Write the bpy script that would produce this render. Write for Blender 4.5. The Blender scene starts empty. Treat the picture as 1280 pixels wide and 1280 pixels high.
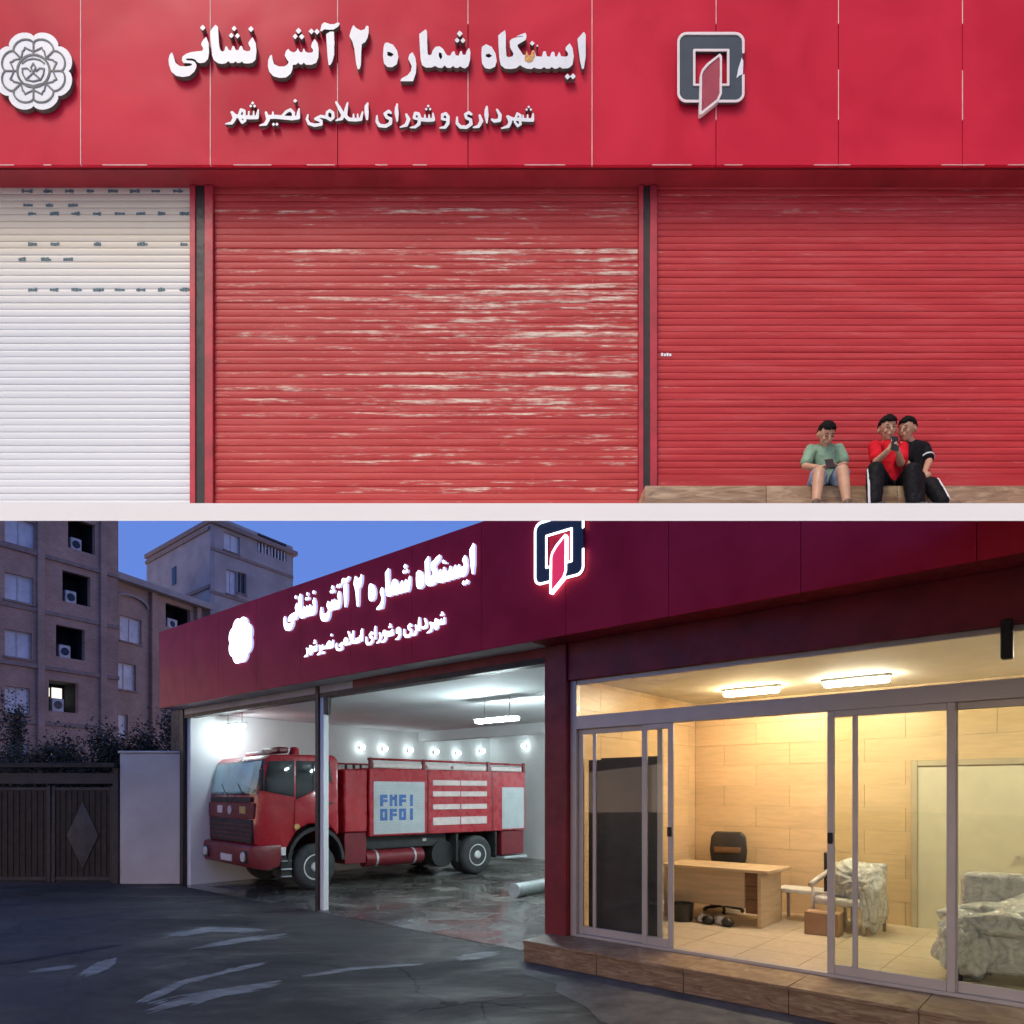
import bpy, bmesh, math, random
import numpy as np
from mathutils import Vector, Matrix, noise as mnoise
random.seed(7)
R = math.radians
scene = bpy.context.scene
col = scene.collection

# ---------------------------------------------------------------- camera, sky, sun, exposure
CAM_H = 2.6
FPX = 878.0                        # focal length in pixels of a 1280 px wide frame
HOR = 992.0                        # eye level row
cam_d = bpy.data.cameras.new('camera')
cam = bpy.data.objects.new('camera', cam_d); col.objects.link(cam)
cam.location = (0, 0, CAM_H); cam.rotation_euler = (R(90), 0, 0)
cam_d.sensor_width = 36; cam_d.lens = FPX / 1280 * 36
cam_d.shift_y = (HOR - 640) / 1280
cam_d.clip_start = .05; cam_d.clip_end = 600
scene.camera = cam
SUN_AZ, SUN_EL = R(-148), R(57)
world = bpy.data.worlds.new('World'); scene.world = world; world.use_nodes = True
wn = world.node_tree; wn.nodes.clear()
sk = wn.nodes.new('ShaderNodeTexSky'); sk.sky_type = 'NISHITA'; sk.sun_disc = False
sk.sun_elevation = SUN_EL; sk.sun_rotation = SUN_AZ; sk.air_density = 1.0; sk.dust_density = 5.0; sk.ozone_density = .6
bg = wn.nodes.new('ShaderNodeBackground'); bg.inputs['Strength'].default_value = .15
wo = wn.nodes.new('ShaderNodeOutputWorld')
wn.links.new(sk.outputs[0], bg.inputs[0]); wn.links.new(bg.outputs[0], wo.inputs[0])
sun_d = bpy.data.lights.new('sun', 'SUN'); sun_d.energy = 1.3; sun_d.angle = R(14); sun_d.color = (1, .93, .84)
sun = bpy.data.objects.new('sun', sun_d); col.objects.link(sun)
sdir = Vector((math.sin(SUN_AZ) * math.cos(SUN_EL), math.cos(SUN_AZ) * math.cos(SUN_EL), math.sin(SUN_EL)))
sun.rotation_euler = sdir.to_track_quat('Z', 'Y').to_euler(); sun.location = (-8, -10, 20)
scene.view_settings.view_transform = 'Standard'; scene.view_settings.look = 'None'
scene.view_settings.exposure = 0; scene.view_settings.gamma = 1
scene.cycles.max_bounces = 6; scene.cycles.diffuse_bounces = 3; scene.cycles.glossy_bounces = 3; scene.cycles.transparent_max_bounces = 10

# ---------------------------------------------------------------- helpers
def at(x, y, Y):                   # photo pixel (1280 grid) at depth Y -> world point
    return Vector(((x - 640) / FPX * Y, Y, CAM_H + (HOR - y) / FPX * Y))

class MB:
    def __init__(s): s.bm = bmesh.new()
    def box(s, x0, x1, y0, y1, z0, z1, bev=0, seg=1):
        v = [s.bm.verts.new((x, y, z)) for z in (z0, z1) for y in (y0, y1) for x in (x0, x1)]
        fs = [(0, 2, 3, 1), (4, 5, 7, 6), (0, 1, 5, 4), (2, 6, 7, 3), (0, 4, 6, 2), (1, 3, 7, 5)]
        f = [s.bm.faces.new([v[i] for i in q]) for q in fs]
        if bev:
            es = list({e for q in f for e in q.edges})
            bmesh.ops.bevel(s.bm, geom=es, offset=bev, segments=seg, profile=.5, affect='EDGES')
        return s
    def face(s, pts):
        s.bm.faces.new([s.bm.verts.new(p) for p in pts]); return s
    def prism(s, pts, axis, d0, d1, bev=0):
        # pts 2D; axis 'x': pts are (y,z); 'y': (x,z); 'z': (x,y)
        f = {'x': lambda a, b, d: (d, a, b), 'y': lambda a, b, d: (a, d, b), 'z': lambda a, b, d: (a, b, d)}[axis]
        A = [s.bm.verts.new(f(a, b, d0)) for a, b in pts]; B = [s.bm.verts.new(f(a, b, d1)) for a, b in pts]
        n = len(pts); fs = [s.bm.faces.new(A), s.bm.faces.new(B[::-1])]
        for i in range(n): fs.append(s.bm.faces.new((A[i], B[i], B[(i + 1) % n], A[(i + 1) % n])))
        bmesh.ops.recalc_face_normals(s.bm, faces=fs)
        if bev:
            es = list({e for q in fs for e in q.edges})
            bmesh.ops.bevel(s.bm, geom=es, offset=bev, segments=2, profile=.5, affect='EDGES')
        return s
    def cyl(s, p0, p1, r0, r1=None, n=12, caps=True):
        r1 = r0 if r1 is None else r1
        p0 = Vector(p0); p1 = Vector(p1); d = (p1 - p0).normalized()
        u = d.orthogonal().normalized(); w = d.cross(u)
        A, B = [], []
        for i in range(n):
            a = 2 * math.pi * i / n; k = u * math.cos(a) + w * math.sin(a)
            A.append(s.bm.verts.new(p0 + k * r0)); B.append(s.bm.verts.new(p1 + k * r1))
        for i in range(n): s.bm.faces.new((A[i], A[(i + 1) % n], B[(i + 1) % n], B[i]))
        if caps: s.bm.faces.new(A[::-1]); s.bm.faces.new(B)
        return s
    def tube(s, pts, r, n=8):
        rs = r if isinstance(r, (list, tuple)) else [r] * len(pts)
        pts = [Vector(p) for p in pts]; rings = []
        for i, p in enumerate(pts):
            d = (pts[min(i + 1, len(pts) - 1)] - pts[max(i - 1, 0)]).normalized()
            u = d.cross(Vector((.13, .31, .94))).normalized(); w = d.cross(u)
            rings.append([s.bm.verts.new(p + (u * math.cos(2 * math.pi * k / n) + w * math.sin(2 * math.pi * k / n)) * rs[i]) for k in range(n)])
        for a, b in zip(rings, rings[1:]):
            for k in range(n): s.bm.faces.new((a[k], a[(k + 1) % n], b[(k + 1) % n], b[k]))
        s.bm.faces.new(rings[0][::-1]); s.bm.faces.new(rings[-1])
        return s
    def lathe(s, prof, c, axis='x', n=28):
        # prof: (offset along axis, radius)
        rings = []
        for o, r in prof:
            ring = []
            for k in range(n):
                a = 2 * math.pi * k / n; p, q = math.cos(a) * r, math.sin(a) * r
                v = {'x': (o, p, q), 'y': (p, o, q), 'z': (p, q, o)}[axis]
                ring.append(s.bm.verts.new((c[0] + v[0], c[1] + v[1], c[2] + v[2])))
            rings.append(ring)
        fs = []
        for a, b in zip(rings, rings[1:]):
            for k in range(n): fs.append(s.bm.faces.new((a[k], a[(k + 1) % n], b[(k + 1) % n], b[k])))
        fs.append(s.bm.faces.new(rings[0])); fs.append(s.bm.faces.new(rings[-1]))
        bmesh.ops.recalc_face_normals(s.bm, faces=fs)
        return s
    def ball(s, c, r, sc=(1, 1, 1), rot=None, u=14, v=10):
        m = Matrix.Translation(c)
        if rot is not None: m = m @ rot.to_matrix().to_4x4()
        m = m @ Matrix.Diagonal((r * sc[0], r * sc[1], r * sc[2], 1))
        bmesh.ops.create_uvsphere(s.bm, u_segments=u, v_segments=v, radius=1, matrix=m); return s
    def mesh(s, name, smooth=False, auto=None):
        me = bpy.data.meshes.new(name); s.bm.normal_update(); s.bm.to_mesh(me); s.bm.free()
        if smooth: me.shade_smooth()
        if auto: me.set_sharp_from_angle(angle=R(auto))
        return me
    def build(s, name, mat, parent=None, smooth=False, loc=None, auto=None):
        if auto: smooth = True
        return link(name, s.mesh(name, smooth, auto), mat, parent, loc)

def link(name, me, mat, parent=None, loc=None):
    o = bpy.data.objects.new(name, me); col.objects.link(o)
    if mat is not None and not me.materials: me.materials.append(mat)
    if parent: o.parent = parent
    if loc is not None: o.location = loc
    return o
def tag(o, label=None, cat=None, group=None, kind=None):
    if label: o['label'] = label
    if cat: o['category'] = cat
    if group: o['group'] = group
    if kind: o['kind'] = kind
    return o
def empty(name, loc, rz=0, label=None, cat=None, group=None):
    o = bpy.data.objects.new(name, None); col.objects.link(o); o.empty_display_size = .2
    o.location = loc; o.rotation_euler = (0, 0, rz); return tag(o, label, cat, group)

# ---------------------------------------------------------------- materials
def nodes(name):
    m = bpy.data.materials.new(name); m.use_nodes = True
    nt = m.node_tree; return m, nt, nt.nodes['Principled BSDF']
def coord(nt, kind, scale=(1, 1, 1), rot=(0, 0, 0)):
    if kind == 'world': g = nt.nodes.new('ShaderNodeNewGeometry'); out = g.outputs['Position']
    else: g = nt.nodes.new('ShaderNodeTexCoord'); out = g.outputs['Object']
    mp = nt.nodes.new('ShaderNodeMapping'); mp.inputs['Scale'].default_value = scale; mp.inputs['Rotation'].default_value = rot
    nt.links.new(out, mp.inputs[0]); return mp.outputs[0]
def noise(nt, vec, scale, detail=4, rough=.55, dist=0):
    n = nt.nodes.new('ShaderNodeTexNoise'); n.inputs['Scale'].default_value = scale
    n.inputs['Detail'].default_value = detail; n.inputs['Roughness'].default_value = rough; n.inputs['Distortion'].default_value = dist
    nt.links.new(vec, n.inputs['Vector']); return n.outputs['Fac']
def ramp(nt, fac, stops):
    r = nt.nodes.new('ShaderNodeValToRGB')
    while len(r.color_ramp.elements) < len(stops): r.color_ramp.elements.new(.5)
    for e, (p, c) in zip(r.color_ramp.elements, stops):
        e.position = p; e.color = (c, c, c, 1) if isinstance(c, (int, float)) else (*c, 1)
    nt.links.new(fac, r.inputs[0]); return r.outputs[0]
def mixc(nt, fac, a, b, mode='MIX'):
    m = nt.nodes.new('ShaderNodeMix'); m.data_type = 'RGBA'; m.blend_type = mode
    for sock, v in ((m.inputs[0], fac), (m.inputs[6], a), (m.inputs[7], b)):
        if hasattr(v, 'is_linked'): nt.links.new(v, sock)
        elif isinstance(v, (int, float)): sock.default_value = v
        else: sock.default_value = (*v, 1)
    return m.outputs[2]
def math_(nt, op, a, b=0.0, clamp=False):
    m = nt.nodes.new('ShaderNodeMath'); m.operation = op; m.use_clamp = clamp
    for i, v in enumerate((a, b)):
        if hasattr(v, 'is_linked'): nt.links.new(v, m.inputs[i])
        else: m.inputs[i].default_value = v
    return m.outputs[0]
def bump(nt, b, h, strength=.3, dist=.01):
    n = nt.nodes.new('ShaderNodeBump'); n.inputs['Strength'].default_value = strength; n.inputs['Distance'].default_value = dist
    nt.links.new(h, n.inputs['Height']); nt.links.new(n.outputs[0], b.inputs['Normal'])
def S(name, c, rough=.6, metal=0, var=.18, vs=3, bmp=0, bs=40, coat=0, spec=.5, kind='obj', sc=(1, 1, 1), rv=.12):
    m, nt, b = nodes(name); v = coord(nt, kind, sc)
    f = noise(nt, v, vs, 5)
    lo = tuple(x * (1 - var) for x in c); hi = tuple(min(1, x * (1 + var)) for x in c)
    nt.links.new(ramp(nt, f, [(.3, lo), (.7, hi)]), b.inputs['Base Color'])
    f2 = noise(nt, v, vs * 3.1, 3)
    nt.links.new(ramp(nt, f2, [(.3, max(.02, rough - rv)), (.7, min(1, rough + rv))]), b.inputs['Roughness'])
    b.inputs['Metallic'].default_value = metal; b.inputs['Coat Weight'].default_value = coat; b.inputs['Coat Roughness'].default_value = .1
    b.inputs['Specular IOR Level'].default_value = spec
    if bmp: bump(nt, b, noise(nt, v, bs, 4), bmp)
    return m
def EM(name, c, st):
    m, nt, b = nodes(name); b.inputs['Base Color'].default_value = (.6, .6, .6, 1)
    b.inputs['Emission Color'].default_value = (*c, 1); b.inputs['Emission Strength'].default_value = st; return m
def GL(name, tint=(1, 1, 1), refl=.12, rough=.01):
    m = bpy.data.materials.new(name); m.use_nodes = True; nt = m.node_tree; nt.nodes.clear()
    t = nt.nodes.new('ShaderNodeBsdfTransparent'); t.inputs[0].default_value = (*tint, 1)
    g = nt.nodes.new('ShaderNodeBsdfGlossy'); g.inputs['Roughness'].default_value = rough; g.inputs[0].default_value = (.95, .97, 1, 1)
    fr = nt.nodes.new('ShaderNodeFresnel'); fr.inputs[0].default_value = 1.5
    f = math_(nt, 'ADD', math_(nt, 'MULTIPLY', fr.outputs[0], .4), refl, True)
    mx = nt.nodes.new('ShaderNodeMixShader'); o = nt.nodes.new('ShaderNodeOutputMaterial')
    nt.links.new(f, mx.inputs[0]); nt.links.new(t.outputs[0], mx.inputs[1]); nt.links.new(g.outputs[0], mx.inputs[2]); nt.links.new(mx.outputs[0], o.inputs[0])
    return m

def red_clad(name, c=(.60, .017, .045)):
    m, nt, b = nodes(name); v = coord(nt, 'world')
    f = noise(nt, v, 1.1, 4, .5, .6)
    nt.links.new(ramp(nt, f, [(.3, tuple(x * .82 for x in c)), (.7, (c[0] * 1.06, c[1] * 1.6, c[2] * 1.3))]), b.inputs['Base Color'])
    b.inputs['Roughness'].default_value = .30; b.inputs['Specular IOR Level'].default_value = .07
    h = noise(nt, v, 1.2, 2, .4, .5); bump(nt, b, h, .22, .04)
    return m
def shutter_paint(name, c, under, thr, zc, zw, xc=None, xw=4.0, zbase=5.4256, pitch=.0671):
    """painted slats whose paint is rubbed off in long horizontal scrapes along the slat crests; thickest round height zc"""
    m, nt, b = nodes(name); v3 = coord(nt, 'world', (1, 0, 1))
    base = ramp(nt, noise(nt, coord(nt, 'world', (.5, 1, 7)), 2.2, 6, .62), [(.28, tuple(x * .80 for x in c)), (.5, c), (.74, (c[0] * 1.10, c[1] * 1.8 + .012, c[2] * 1.7 + .010))])
    g = nt.nodes.new('ShaderNodeNewGeometry'); sp = nt.nodes.new('ShaderNodeSeparateXYZ'); nt.links.new(g.outputs['Position'], sp.inputs[0])
    row = math_(nt, 'DIVIDE', math_(nt, 'SUBTRACT', sp.outputs['Z'], zbase), pitch)
    rid = math_(nt, 'FLOOR', row); fr = math_(nt, 'SUBTRACT', row, rid)
    crest = math_(nt, 'SUBTRACT', 1.0, math_(nt, 'MULTIPLY', math_(nt, 'ABSOLUTE', math_(nt, 'SUBTRACT', fr, .52)), 2.0))
    cb = nt.nodes.new('ShaderNodeCombineXYZ'); nt.links.new(sp.outputs['X'], cb.inputs[0]); nt.links.new(math_(nt, 'MULTIPLY', rid, 3.713), cb.inputs[1]); nt.links.new(math_(nt, 'MULTIPLY', row, 1.1), cb.inputs[2])
    n1 = noise(nt, cb.outputs[0], 1.7, 6, .66); n2 = noise(nt, coord(nt, 'world', (7, 0, 26)), 1.0, 4, .65)
    wn_ = nt.nodes.new('ShaderNodeTexWhiteNoise'); wn_.noise_dimensions = '1D'; nt.links.new(rid, wn_.inputs['W'])
    dz = math_(nt, 'ABSOLUTE', math_(nt, 'SUBTRACT', sp.outputs['Z'], zc))
    fall = math_(nt, 'SUBTRACT', 1.0, math_(nt, 'DIVIDE', dz, zw), True)
    if xc is not None:
        dx = math_(nt, 'ABSOLUTE', math_(nt, 'SUBTRACT', sp.outputs['X'], xc))
        fall = math_(nt, 'MULTIPLY', fall, math_(nt, 'SUBTRACT', 1.15, math_(nt, 'DIVIDE', dx, xw), True))
    s = math_(nt, 'ADD', math_(nt, 'MULTIPLY', n1, .70), math_(nt, 'MULTIPLY', n2, .30))
    s = math_(nt, 'ADD', s, math_(nt, 'MULTIPLY', fall, .11))
    s = math_(nt, 'ADD', s, math_(nt, 'MULTIPLY', math_(nt, 'SUBTRACT', wn_.outputs['Value'], .5), .12))
    s = math_(nt, 'ADD', s, math_(nt, 'MULTIPLY', crest, .05))
    mask = ramp(nt, s, [(thr - .05, 0.0), (thr, .16), (thr + .05, .55), (thr + .11, .95)])
    chip = ramp(nt, noise(nt, v3, 16, 3, .7), [(.70, 0.0), (.74, .3)])
    mk = math_(nt, 'MAXIMUM', mask, chip)
    nt.links.new(mixc(nt, mk, base, under), b.inputs['Base Color'])
    b.inputs['Roughness'].default_value = .55; b.inputs['Specular IOR Level'].default_value = .3
    bump(nt, b, noise(nt, v3, 60, 3), .12, .004)
    return m

MAT = {}
MAT['clad'] = red_clad('red_composite_cladding')
MAT['seal'] = S('pale_sealant', (.70, .48, .46), .6, var=.25, vs=9, kind='world')
MAT['soffit'] = S('dark_red_painted_steel', (.27, .018, .03), .5, var=.25, vs=2, kind='world')
MAT['rail_red'] = S('red_painted_rail', (.40, .025, .04), .45, var=.25, vs=5, kind='world')
MAT['black'] = S('black_painted_steel', (.018, .014, .013), .5, var=.4, vs=6)
MAT['letter'] = S('white_acrylic_letter', (.74, .76, .80), .35, var=.06, vs=6, kind='world')
MAT['return'] = S('grey_letter_return', (.10, .10, .09), .5, var=.3, vs=9, kind='world')
MAT['burn'] = S('scorched_plastic', (.55, .27, .06), .6, var=.5, vs=40, kind='world')
MAT['slate'] = S('slate_grey_plate', (.045, .062, .085), .4, var=.1, vs=6, kind='world', rv=.03, spec=.3)
MAT['emblem_line'] = S('dark_emblem_line', (.05, .06, .07), .5, kind='world')
MAT['logo_white'] = S('pinkish_white_trim', (.78, .68, .68), .4, var=.06, kind='world')
MAT['teal_mark'] = S('teal_print_residue', (.10, .17, .19), .7, var=.6, vs=60, kind='world')
MAT['terrace'] = S('white_divider_slab', (.93, .93, .93), .7, var=.02, vs=2, kind='world', bmp=.05, bs=50)
# the white shutter: aged enamel, yellower near the top where the tape was
def white_shutter():
    m, nt, b = nodes('white_enamel_slat'); g = nt.nodes.new('ShaderNodeNewGeometry'); sp = nt.nodes.new('ShaderNodeSeparateXYZ'); nt.links.new(g.outputs['Position'], sp.inputs[0])
    n = noise(nt, coord(nt, 'world', (.5, 1, 6)), 2, 5)
    hgt = math_(nt, 'ADD', sp.outputs['Z'], math_(nt, 'MULTIPLY', n, .7))
    c = ramp(nt, math_(nt, 'DIVIDE', math_(nt, 'SUBTRACT', hgt, 7.0), 2.2), [(.2, (.64, .66, .68)), (.46, (.67, .66, .62)), (.64, (.62, .56, .45))])
    d = ramp(nt, noise(nt, coord(nt, 'world', (1, 1, 1)), 5, 6, .7), [(.66, 0.0), (.82, .35)])
    nt.links.new(mixc(nt, d, c, (.42, .40, .36)), b.inputs['Base Color']); b.inputs['Roughness'].default_value = .45
    return m
MAT['white_slat'] = white_shutter()
MAT['peeled'] = shutter_paint('red_paint_scraped_to_cream', (.45, .044, .042), (.74, .68, .55), .645, 7.2, 1.4, .5, 3.4)
MAT['red_slat'] = shutter_paint('red_painted_slat', (.47, .033, .038), (.60, .34, .28), .705, 8.7, 1.2)
def stone_step():
    m, nt, b = nodes('brown_veined_stone'); v = coord(nt, 'world', (1.5, 1.5, 9), (0, R(4), 0))
    f = noise(nt, v, 2.2, 6, .6, 1.2)
    nt.links.new(ramp(nt, f, [(.3, (.15, .085, .05)), (.5, (.27, .17, .10)), (.7, (.40, .30, .19))]), b.inputs['Base Color']); b.inputs['Roughness'].default_value = .45
    return m
MAT['stone'] = stone_step()

# ---------------------------------------------------------------- outlines for lettering and emblems
def raster(shapes, res=.25):
    pts = []
    for k in shapes:
        if k[0] in ('p', 'h'): pts += [(x, y, 0) for x, y in k[1]]
        else: pts += list(k[1])
    m = max(p[2] for p in pts) + 1
    x0 = min(p[0] for p in pts) - m; x1 = max(p[0] for p in pts) + m; y0 = min(p[1] for p in pts) - m; y1 = max(p[1] for p in pts) + m
    nx = int((x1 - x0) / res) + 2; ny = int((y1 - y0) / res) + 2
    X, Y = np.meshgrid(x0 + np.arange(nx) * res, y0 + np.arange(ny) * res)
    F = np.zeros_like(X)
    for k in shapes:
        if k[0] in ('p', 'h'):
            P = k[1]; ins = np.zeros(X.shape, bool); n = len(P)
            for i in range(n):
                ax, ay = P[i]; bx, by = P[(i + 1) % n]
                if ay == by: continue
                c = ((ay > Y) != (by > Y)) & (X < (bx - ax) * (Y - ay) / (by - ay) + ax); ins ^= c
            F = np.maximum(F, ins) if k[0] == 'p' else np.where(ins, 0, F)
        else:
            occ = np.zeros_like(X)
            Q = k[1] if len(k[1]) > 1 else [k[1][0], k[1][0]]
            for (ax, ay, aw), (bx, by, bw) in zip(Q, Q[1:]):
                dx, dy = bx - ax, by - ay; L = dx * dx + dy * dy + 1e-9
                t = np.clip(((X - ax) * dx + (Y - ay) * dy) / L, 0, 1)
                d = np.hypot(X - ax - t * dx, Y - ay - t * dy) - (aw + (bw - aw) * t) / 2
                occ = np.maximum(occ, np.clip(.5 - d / res, 0, 1))
            F = np.maximum(F, occ) if k[0] == 's' else np.minimum(F, 1 - occ)
    for _ in range(2):
        G = np.pad(F, 1)
        F = (G[1:-1, 1:-1] * 4 + (G[:-2, 1:-1] + G[2:, 1:-1] + G[1:-1, :-2] + G[1:-1, 2:]) * 2 + G[:-2, :-2] + G[2:, 2:] + G[:-2, 2:] + G[2:, :-2]) / 16
    F[0] = F[-1] = 0; F[:, 0] = F[:, -1] = 0
    return F, x0, y0, res
def contours(F, x0, y0, res, tol=.09):
    ins = F > .5; nxt = {}
    def ip(a, b):
        (i, j), (k, l) = a, b; t = (.5 - F[i, j]) / (F[k, l] - F[i, j]); return (x0 + (j + (l - j) * t) * res, y0 + (i + (k - i) * t) * res)
    I, J = np.nonzero((ins[:-1, :-1] != ins[1:, :-1]) | (ins[:-1, :-1] != ins[:-1, 1:]) | (ins[:-1, :-1] != ins[1:, 1:]))
    pos = {}
    for i, j in zip(I.tolist(), J.tolist()):
        c = [(i, j), (i, j + 1), (i + 1, j + 1), (i + 1, j)]; v = [bool(ins[q]) for q in c]
        E_in, E_out = [], []
        for k in range(4):
            a, b = c[k], c[(k + 1) % 4]
            if v[k] != v[(k + 1) % 4]:
                key = (min(a, b), max(a, b)); pos[key] = ip(a, b) if not v[k] else ip(b, a)
                (E_out if v[k] else E_in).append((k, key))
        # walk: segment goes from an edge where we leave the inside to the edge where we come in again
        for k, key in E_out:
            best = min(E_in, key=lambda e: (k - e[0]) % 4); nxt[key] = best[1]
    loops, seen = [], set()
    for s in list(nxt):
        if s in seen: continue
        L, k = [], s
        while k in nxt and k not in seen: seen.add(k); L.append(pos[k]); k = nxt[k]
        if len(L) > 6: loops.append(simplify(L, tol))
    return loops
def simplify(L, tol):
    def dp(a):
        if len(a) < 3: return a
        p, q = np.array(a[0]), np.array(a[-1]); A = np.array(a); d = q - p; n = np.hypot(*d)
        D = np.abs((A[:, 0] - p[0]) * d[1] - (A[:, 1] - p[1]) * d[0]) / n if n > 1e-9 else np.hypot(A[:, 0] - p[0], A[:, 1] - p[1])
        k = int(D.argmax())
        return [a[0], a[-1]] if D[k] < tol else dp(a[:k + 1])[:-1] + dp(a[k:])
    h = len(L) // 2
    return dp(L[:h + 1])[:-1] + dp(L[h:] + [L[0]])[:-1]
def outline_mesh(name, loops, to2d, depth, bev=0):
    """solid plate from closed outlines (holes are inner outlines): lies in XZ, thickness along -Y"""
    cu = bpy.data.curves.new(name, 'CURVE'); cu.dimensions = '2D'; cu.fill_mode = 'BOTH'; cu.extrude = depth / 2 - bev; cu.bevel_depth = bev; cu.bevel_resolution = 0
    for L in loops:
        sp = cu.splines.new('POLY'); sp.points.add(len(L) - 1); sp.use_cyclic_u = True
        for p, (x, y) in zip(sp.points, L): X, Z = to2d(x, y); p.co = (X, Z, 0, 1)
    ob = bpy.data.objects.new(name, cu); col.objects.link(ob)
    dg = bpy.context.evaluated_depsgraph_get(); me = bpy.data.meshes.new_from_object(ob.evaluated_get(dg))
    bpy.data.objects.remove(ob); bpy.data.curves.remove(cu)
    me.transform(Matrix.Rotation(R(90), 4, 'X')); me.transform(Matrix.Translation((0, -depth / 2, 0)))
    me.materials.clear(); me.name = name
    return me
def zoomed(ox, oy, k):
    def f(kind, P):
        if kind in ('p', 'h'): return (kind, [(ox + x / k, oy + y / k) for x, y in P])
        return (kind, [(ox + x / k, oy + y / k, w / k) for x, y, w in P])
    return f
def dia(f, x, y, r): return f('p', [(x, y - r), (x + r * .92, y), (x, y + r), (x - r * .92, y)])
A1, A2, A3, A4 = zoomed(205, 30, 9.846), zoomed(330, 25, 8.828), zoomed(470, 30, 9.846), zoomed(595, 30, 8.533)
B1, B2, B3, B4 = zoomed(275, 120, 11.636), zoomed(375, 125, 12.19), zoomed(470, 125, 11.636), zoomed(560, 130, 10.667)
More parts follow.
